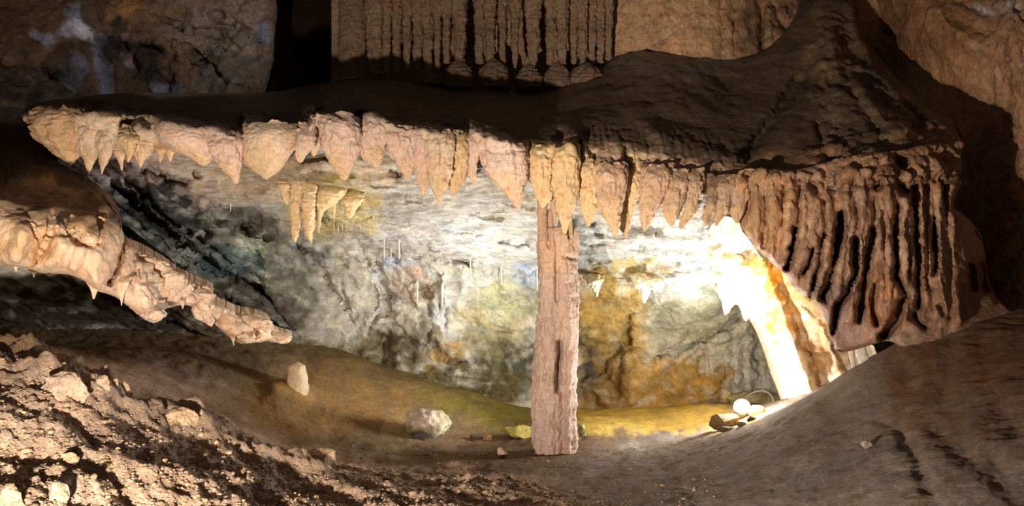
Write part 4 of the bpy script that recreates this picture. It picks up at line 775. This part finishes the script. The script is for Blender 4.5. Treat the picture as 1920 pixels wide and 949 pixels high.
LIPW = [([(500, 1180, 1230), (530, 1188, 1224), (548, 1197, 1217), (567, 1206, 1211)], 7.55, 'blunt white fang on the bright lip right of the column'),
        ([(505, 1212, 1252), (525, 1217, 1242), (538, 1222, 1234), (548, 1226, 1229)], 7.5, 'short white fang beside the blunt one on the bright lip'),
        ([(505, 1228, 1262), (526, 1232, 1250), (538, 1235, 1243), (547, 1237, 1239)], 7.5, 'narrow white fang in the centre of the bright lip'),
        ([(500, 1245, 1302), (522, 1250, 1298), (538, 1264, 1290), (555, 1276, 1281)], 7.5, 'yellow white scallop at the right of the bright lip'),
        ([(500, 1338, 1385), (535, 1346, 1376), (565, 1353, 1367), (590, 1358, 1361)], 7.3, 'white hanging point left of the bright drapery sheet'),
        ([(480, 1355, 1400), (530, 1372, 1400), (570, 1385, 1402), (600, 1395, 1402)], 7.25, 'white streaky tongue over the left edge of the drapery sheet'),
        ([(500, 1090, 1135), (525, 1100, 1130), (545, 1112, 1125), (556, 1117, 1121)], 7.7, 'bluish white lobe just right of the column')]
for i, (rows, Y, lab) in enumerate(LIPW):
    tag(lobe('stalactite', rows, Y, M_WHITE, S(228, 220, 190), rat=.7, maxd=.2, seed=430 + i, ridge=.3, rough=.03, nr=60, nc=60, tuck=.35), lab, 'stalactite', 'white stalactites on the bright lip')

# ================================================================== COLUMN
crow = [(428, 1024, 1078), (434, 1014, 1081), (442, 1010, 1082), (480, 1009, 1081), (488, 1010, 1080), (520, 1011, 1082), (560, 1012, 1083), (600, 1008, 1083), (640, 1004, 1082), (700, 1001, 1081), (760, 999, 1081), (800, 998, 1082), (835, 999, 1083), (850, 1003, 1081), (862, 1006, 1076)]
cf = [([(1047, 640), (1048, 665), (1046, 700), (1044, 725)], 4.5, .14), ([(1040, 440), (1044, 500), (1043, 560)], 4, .03), ([(1021, 690), (1020, 705)], 2.5, .04), ([(1055, 720), (1052, 850)], 5, .04), ([(1068, 600), (1066, 840)], 5, -.02), ([(1012, 742), (1014, 756)], 2.5, .03),
      ([(1058, 482), (1078, 486)], 3, .05), ([(1030, 437), (1026, 460)], 3.5, .06), ([(1066, 432), (1066, 446)], 3, .05), ([(1060, 500), (1062, 640)], 8, -.02), ([(1026, 500), (1024, 840)], 12, -.02)]
column = lobe('column', crow, 6.42, M_COLUMN, S(190, 166, 150), rat=.95, maxd=.3, seed=501, ridge=.20, rk=4, rough=.016, nr=340, nc=170, fe=cf, cas=.01, blobs=[(1040, 460, 60, 40, S(196, 164, 136), .8), (1030, 780, 50, 60, S(196, 172, 160), .7), (1070, 790, 20, 80, S(168, 144, 130), .6)])
tag(column, 'tall pinkish brown column standing alone under the canopy', 'cave column')
for rows, Y, lab in [([(366, 1008, 1030), (386, 1008, 1027), (410, 1007, 1025), (440, 1008, 1028), (452, 1010, 1030)], 6.35, None), ([(395, 1026, 1036), (415, 1025, 1037), (432, 1027, 1043), (445, 1030, 1045)], 6.4, None),
                     ([(372, 1032, 1040), (395, 1034, 1043), (414, 1037, 1044), (419, 1039, 1043)], 6.25, 'yellow tan drip ending just above the cap'), ([(390, 1064, 1076), (410, 1066, 1073), (436, 1067, 1074), (440, 1067, 1074)], 6.3, 'thin pinkish straw')]:
    p = lobe('stem', rows, Y, M_COLUMN, S(186, 156, 130), rat=.9, seed=int(rows[0][1]), ridge=.08, rough=.008, cas=.014, nr=50, nc=36, parent=column)
    if lab: p['label'] = lab

# ================================================================== ORGAN PIPES at the rear
pipes_root = bpy.data.objects.new('organ_pipe_flowstone', None); col.objects.link(pipes_root); pipes_root.location = W(880, 150, 8.6); pipes_root.empty_display_size = .1
tag(pipes_root, 'row of brown fluted flowstone pipes on the rear wall above the canopy', 'flowstone pipes')
PIP = [(632, 690, 148, 9.05), (684, 722, 140, 8.5), (714, 735, 139, 8.52), (733, 754, 136, 8.56), (753, 773, 134, 8.6), (772, 794, 132, 8.56), (790, 814, 133, 8.52), (812, 828, 132, 8.5), (827, 847, 118, 8.5), (848, 876, 120, 8.46),
       (888, 910, 119, 8.48), (907, 930, 122, 8.46), (934, 951, 120, 8.5), (956, 975, 127, 8.48), (984, 1015, 127, 8.44), (1021, 1043, 121, 8.5), (1042, 1066, 121, 8.46), (1067, 1084, 119, 8.55), (1082, 1102, 120, 8.52), (1100, 1120, 122, 8.62), (1116, 1136, 118, 8.64), (1132, 1150, 112, 8.68)]
for i, (xl, xr, yb, Y) in enumerate(PIP):
    xl, xr = xl + (xr - xl) * .05, xr - (xr - xl) * .05
    w = xr - xl; tip = 986 <= xl + 2 <= 990 or 950 < xl < 960
    rows = [(-60, xl - 4, xr + 4), (10, xl - 2, xr + 2), (40, xl + w * .04, xr - w * .02), (75, xl + w * .06, xr - w * .08), (yb - 15, xl + w * (.14 if not tip else .25), xr - w * (.14 if not tip else .22)), (yb, xl + w * (.16 if not tip else .4), xr - w * (.12 if not tip else .35))]
    if i == 0: rows = [(-60, xl, xr), (yb, xl + 2, xr)]
    lobe('pipe', rows, Y, M_FOLD, S(146, 122, 98), rat=.95, maxd=.2, seed=520 + i, ridge=.12, rough=.02, cas=.02, nr=110, nc=44, parent=pipes_root)
# domed stalagmites under the pipes
DOM = [(832, 890, 114, 166, 'dome under the widest pair of pipes'), (896, 956, 112, 166, 'dome with a slim top between the pipes'), (968, 1016, 122, 166, 'dome right under the pointed pipe'), (1020, 1070, 118, 166, 'rightmost clear dome under the pipes'), (770, 832, 132, 160, 'low worn dome at the left of the domes'), (1068, 1130, 120, 158, 'dark low dome fading into the shelf')]
for i, (xl, xr, y0, y1, lab) in enumerate(DOM):
    c = (xl + xr) / 2; w = (xr - xl) / 2; h = y1 - y0
    tag(lobe('stalagmite_dome', [(y0, c - w * .22, c + w * .22), (y0 + h * .12, c - w * .5, c + w * .5), (y0 + h * .35, c - w * .82, c + w * .82), (y0 + h * .65, c - w, c + w), (y1, c - w * 1.02, c + w * 1.02)], 8.42, M_FOLD, S(120, 98, 80), rat=.8, maxd=.3, seed=560 + i, ridge=.08, rough=.02, cas=.03, nr=50, nc=60),
        'brown rippled ' + lab, 'stalagmite', 'domes at the foot of the pipes')

# ================================================================== STONES AND STALAGMITES ON THE FLOOR
def fl_stone(name, x0, x1, y0, y1, base, lab, cat, seed, group=None, sink=.2, **k):
    p = fpt((x0 + x1) / 2, y1); Y = float(p[1]) + (x1 - x0) / F * float(p[1]) * .3
    o = stone(name, x0, x1, y0, y1 + (y1 - y0) * sink, Y, base, seed, **k); tag(o, lab, cat, group); return o
fl_stone('boulder', 757, 847, 762, 828, S(150, 135, 105), 'mottled grey boulder with a pale top left of the column', 'boulder', 11, tilt=.55, sub=5, amp=.2, blobs=[(790, 785, 30, 18, S(205, 182, 165), 1), (838, 810, 12, 20, S(205, 195, 160), .9), (790, 820, 30, 10, S(70, 60, 50), .6)])
fl_stone('rock_block', 943, 1012, 795, 825, S(190, 175, 95), 'yellow square block half hidden behind the column', 'rock', 12, planes=9)
fl_stone('rock', 880, 906, 814, 826, S(95, 70, 50), 'small dark stone between the boulder and the yellow block', 'rock', 13)
fl_stone('rock', 905, 924, 815, 826, S(170, 125, 95), 'small reddish stone next to the yellow block', 'rock', 14)
fl_stone('stone_chip', 932, 953, 838, 857, S(215, 185, 165), 'pale upright stone chip in front of the column', 'rock', 15, planes=9)
fl_stone('rock', 1083, 1098, 795, 818, S(190, 180, 120), 'pale stone peeking out at the right foot of the column', 'rock', 16)
fl_stone('rock', 573, 628, 842, 880, S(226, 190, 158), 'bright tan pointed rock on the crest of the rubble', 'rock', 17, planes=9)
fl_stone('rock', 362, 398, 766, 815, S(230, 195, 160), 'bright rock with a raised corner on the left rubble crest', 'rock', 18, planes=10)
fl_stone('rock', 300, 372, 762, 806, S(228, 194, 160), 'low bright rock left of the one with a raised corner', 'rock', 19)
fl_stone('rock', 398, 428, 789, 815, S(222, 186, 152), 'small bright rock at the right end of the crest rocks', 'rock', 20)
fl_stone('rock', 180, 205, 703, 757, S(226, 196, 166), 'upright pale slab, leftmost of three on the rubble crest', 'rock', 21, planes=10)
fl_stone('rock', 206, 223, 709, 752, S(220, 188, 156), 'upright pale slab in the middle of three', 'rock', 22, planes=10)
fl_stone('rock', 223, 243, 715, 752, S(216, 184, 150), 'upright pale slab, rightmost of three', 'rock', 23, planes=10)
fl_stone('rock', 78, 165, 694, 760, S(220, 192, 168), 'large bright outcrop block at the upper left of the rubble', 'rock', 24, amp=.35)
fl_stone('rock', 115, 148, 848, 872, S(220, 186, 150), 'rounded tan rock amid the dark rubble band', 'rock', 25)
fl_stone('rock', -20, 50, 905, 960, S(200, 172, 146), 'bright rock cut by the bottom left corner', 'rock', 26)
fl_stone('rock', 80, 128, 902, 955, S(200, 178, 156), 'chunky rock at the bottom edge near the left corner', 'rock', 27)
fl_stone('rock', 1330, 1388, 777, 805, S(150, 122, 84), 'flat wedge rock left of the floodlight', 'rock', 29, planes=10, amp=.12)
fl_stone('rock', 1402, 1436, 760, 779, S(200, 170, 100), 'rounded yellow rock right of the floodlight', 'rock', 30)
fl_stone('rock', 1345, 1380, 800, 810, S(120, 100, 80), 'thin flat slab lying below the wedge rock', 'rock', 31)
fl_stone('rock', 1380, 1402, 790, 800, S(150, 130, 100), 'small flat slab just below the floodlight', 'rock', 32)
fl_stone('rock', 1398, 1418, 780, 790, S(150, 130, 100), 'small dark rock under the rounded yellow rock', 'rock', 33)
fl_stone('rock', 1366, 1474, 734, 758, S(190, 172, 130), 'large smooth pale mound behind the floodlight', 'rock', 34, planes=2, amp=.12, depth=.3)
fl_stone('rock', 1615, 1636, 826, 842, S(205, 185, 165), 'small white stone alone on the right mound', 'rock', 35)
def stump(x0, x1, y0, y1, Y, c, lab, seed):
    w = x1 - x0; cx = (x0 + x1) / 2
    tag(lobe('stalagmite', [(y0, cx - w * .15, cx + w * .2), (y0 + 3, cx - w * .32, cx + w * .36), (y0 + (y1 - y0) * .4, x0 + w * .1, x1 - w * .05), (y1, x0, x1)], Y, M_COLUMN, c, rat=.9, seed=seed, ridge=.08, rough=.01, nr=40, nc=40), lab, 'stalagmite')
Ys = float(fpt(555, 735)[1]); stump(535, 578, 682, 740, Ys, S(190, 168, 138), 'pale rounded stump standing alone on the slope left of the boulder', 601)
stump(1351, 1373, 719, 757, float(fpt(1362, 752)[1]), S(190, 172, 125), 'small thumb shaped stalagmite at the foot of the recess wall', 602)
for i, (rows, Y, lab) in enumerate([([(646, 1604, 1622), (665, 1606, 1628), (685, 1612, 1632), (698, 1612, 1634)], 5.75, 'short white stub under the bottom of the pleated curtain'),
                                    ([(648, 1590, 1600), (670, 1592, 1602), (690, 1597, 1606)], 5.95, 'thin bluish white strip beside the short white stub')]):
    tag(lobe('stalagmite', rows, Y, M_WHITE, S(225, 215, 205), rat=.6, seed=610 + i, ridge=.1, rough=.012, nr=40, nc=32), lab, 'stalagmite')

# gravel of the rubble heap: nobody could count it
r = random.Random(5)
GV, GF, GC = [], [], []; off = 0
meshes = [stone_mesh(900 + k, 1, amp=.2, planes=5) for k in range(8)]
for k in range(6400):
    px = r.uniform(-30, 1150) if k < 5400 else r.uniform(600, 1350)
    cyy = float(np.interp(px, [c[0] for c in crest], [c[1] for c in crest]))
    py = cyy + (965 - cyy) * r.random() ** .8 if k < 5400 else r.uniform(815, 960)
    if k < 5400 and px > 850 and r.random() < (px - 850) / 340: continue
    p = None
    gx = (px - CX) / F
    # ray to the finished floor surface
    j = int(np.clip(round((px + 560) / 3200 * (npx - 1)), 0, npx - 1))
    colz = Vf[:, j]; pyc = CY - (colz[:, 2] - CAMZ) / colz[:, 1] * F
    i = int(np.argmin(np.abs(pyc - py) + (colz[:, 1] > 6.4) * 1000)); p = colz[i]
    s = r.uniform(.004, .011 if k < 5400 else .008) * (1 if r.random() < .95 else 2.2)
    mv, mf = meshes[k % 8]; a = r.uniform(0, 6.28)
    Rz = np.array([[math.cos(a), -math.sin(a), 0], [math.sin(a), math.cos(a), 0], [0, 0, 1]])
    v = (mv * np.array([s * r.uniform(.8, 1.6), s, s * r.uniform(.5, .9)])) @ Rz.T + p + np.array([0, 0, s * .3])
    GV.append(v); GF.append(mf + off); off += len(v); GC.append(np.repeat([np.array(S(215, 185, 155)) * r.uniform(.55, 1.15)], len(v), 0))
tag(make('gravel', np.vstack(GV), np.vstack(GF), M_STONE, np.vstack(GC)), 'loose gravel strewn over the lit rubble in the foreground', 'gravel', kind='stuff')

# ================================================================== FLOODLIGHT AND CABLE
def simple_mat(name, c, rough=.5, metal=0, emit=None, es=0):
    m = bpy.data.materials.new(name); m.use_nodes = True; b = m.node_tree.nodes['Principled BSDF']
    b.inputs['Base Color'].default_value = (*c, 1); b.inputs['Roughness'].default_value = rough; b.inputs['Metallic'].default_value = metal
    if emit is not None: b.inputs['Emission Color'].default_value = (*emit, 1); b.inputs['Emission Strength'].default_value = es
    return m
M_BODY = simple_mat('lamp_housing', (.25, .24, .22), .5, .5); M_LENS = simple_mat('lamp_lens', (1, 1, 1), .3, 0, (1, .97, .9), 40); M_CABLE = simple_mat('cable_rubber', (.12, .10, .07), .6)
_lp = fpt(1391, 786); LP = _lp + np.array([0, 0, .085])
def bm_obj(name, bm, m, parent, loc=(0, 0, 0), rot=(0, 0, 0)):
    me = bpy.data.meshes.new(name); bm.to_mesh(me); bm.free(); me.materials.append(m)
    for p in me.polygons: p.use_smooth = True
    o = bpy.data.objects.new(name, me); col.objects.link(o); o.parent = parent; o.location = loc; o.rotation_euler = rot; return o
lamp = bpy.data.objects.new('floodlight', None); col.objects.link(lamp); lamp.location = LP + np.array([0, 0, -.05]); lamp.rotation_euler = (0, 0, math.radians(-20)); lamp.empty_display_size = .05
tag(lamp, 'small glaring floodlight lying among rocks at the right of the recess', 'floodlight')
bm = bmesh.new(); bmesh.ops.create_cone(bm, segments=32, radius1=.045, radius2=.075, depth=.07, cap_ends=True); bmesh.ops.bevel(bm, geom=bm.edges[:], offset=.004, segments=2, affect='EDGES')
bm_obj('housing', bm, M_BODY, lamp, (0, .03, .05), (math.radians(60), 0, 0))
bm = bmesh.new(); bmesh.ops.create_uvsphere(bm, u_segments=24, v_segments=12, radius=.055); bmesh.ops.scale(bm, vec=(1.35, .8, .4), verts=bm.verts)
bm_obj('lens', bm, M_LENS, lamp, (0, .0, .068), (math.radians(60), math.radians(-12), math.radians(25)))
bm = bmesh.new(); bmesh.ops.create_cube(bm, size=1); bmesh.ops.scale(bm, vec=(.15, .02, .012), verts=bm.verts); bmesh.ops.bevel(bm, geom=bm.edges[:], offset=.003, segments=2, affect='EDGES')
bm_obj('bracket', bm, M_BODY, lamp, (0, .03, 0))
cp = np.array([W(*q_) for q_ in [(1398, 745, 7.35), (1412, 736, 7.3), (1428, 732, 7.26), (1442, 737, 7.2), (1450, 748, 7.1), (1451, 758, 7.02), (1447, 765, 6.95)]])
cs = np.stack([np.interp(np.linspace(0, 6, 60), range(7), cp[:, k]) for k in range(3)], 1)
for _ in range(12): cs[1:-1] = (cs[:-2] + 2 * cs[1:-1] + cs[2:]) / 4
tg = np.gradient(cs, axis=0); tg /= np.linalg.norm(tg, axis=1)[:, None]
n1 = np.cross(tg, [0, 1, 0]); n1 /= np.linalg.norm(n1, axis=1)[:, None]; n2 = np.cross(tg, n1)
an = np.linspace(0, 2 * np.pi, 12, endpoint=False)
tube = cs[:, None] + .008 * (np.cos(an)[None, :, None] * n1[:, None] + np.sin(an)[None, :, None] * n2[:, None])
tag(make('power_cable', tube.reshape(-1, 3), grid_faces(60, 12, True), M_CABLE), 'thin brown cable arching over the pale mound behind the floodlight', 'cable')

# ================================================================== LIGHT
def spot(name, loc, target, power, color, angle, blend=.5, size=.04):
    l = bpy.data.lights.new(name, 'SPOT'); l.energy = power; l.color = color; l.spot_size = math.radians(angle); l.spot_blend = blend; l.shadow_soft_size = size
    o = bpy.data.objects.new(name, l); col.objects.link(o); o.location = loc
    o.rotation_euler = (Vector(target) - Vector(loc)).to_track_quat('-Z', 'Y').to_euler(); return o
warm = (1, .86, .71)
K = (-1.25, 1.3, .68)
spot('key_lamp', K, W(600, 440, 6), 1000, warm, 74, .6)
spot('key_lamp_right', K, W(1720, 230, 6.5), 1150, (1, .85, .68), 70, 1)
spot('key_lamp_low', K, W(150, 860, 4), 85, warm, 84, .7)
spot('floodlight_beam', tuple(LP + np.array([0, -.02, .09])), W(1060, 440, 6.8), 185, (.86, .96, 1), 162, .6, .05)
spot('added_recess_fill', (.36, 6.95, .35), W(600, 470, 7.6), 215, (.95, .98, 1), 135, 1, .08)  # added fill light that brightens the recess; no fixture stands there
spot('floodlight_side_beam', tuple(LP + np.array([0, -.02, .09])), W(1480, 650, 6.8), 60, (.95, .98, 1), 75, .5, .05)
l = bpy.data.lights.new('floodlight_spill', 'POINT'); l.energy = 46; l.color = (1, .97, .9); l.shadow_soft_size = .06
o = bpy.data.objects.new('floodlight_spill', l); col.objects.link(o); o.location = LP + np.array([-.03, -.12, .16])
spot('hall_lamp', (-1.4, 6.2, 4.4), W(200, 40, 9.5), 260, (.86, .9, 1), 60, .7, .1)
w = bpy.data.worlds.new('World'); bpy.context.scene.world = w; w.use_nodes = True
w.node_tree.nodes['Background'].inputs[0].default_value = (1, .86, .74, 1); w.node_tree.nodes['Background'].inputs[1].default_value = .13

cam = bpy.data.cameras.new('camera'); cam.lens = 36 * F / 1920; cam.sensor_width = 36; cam.clip_start = .05
co = bpy.data.objects.new('camera', cam); col.objects.link(co); co.location = (0, 0, CAMZ); co.rotation_euler = (math.radians(90), 0, 0)
sc = bpy.context.scene; sc.camera = co
sc.view_settings.view_transform = 'Standard'; sc.view_settings.look = 'None'; sc.view_settings.gamma = 1; sc.view_settings.use_curve_mapping = False; sc.view_settings.exposure = 0
sc.cycles.use_denoising = True
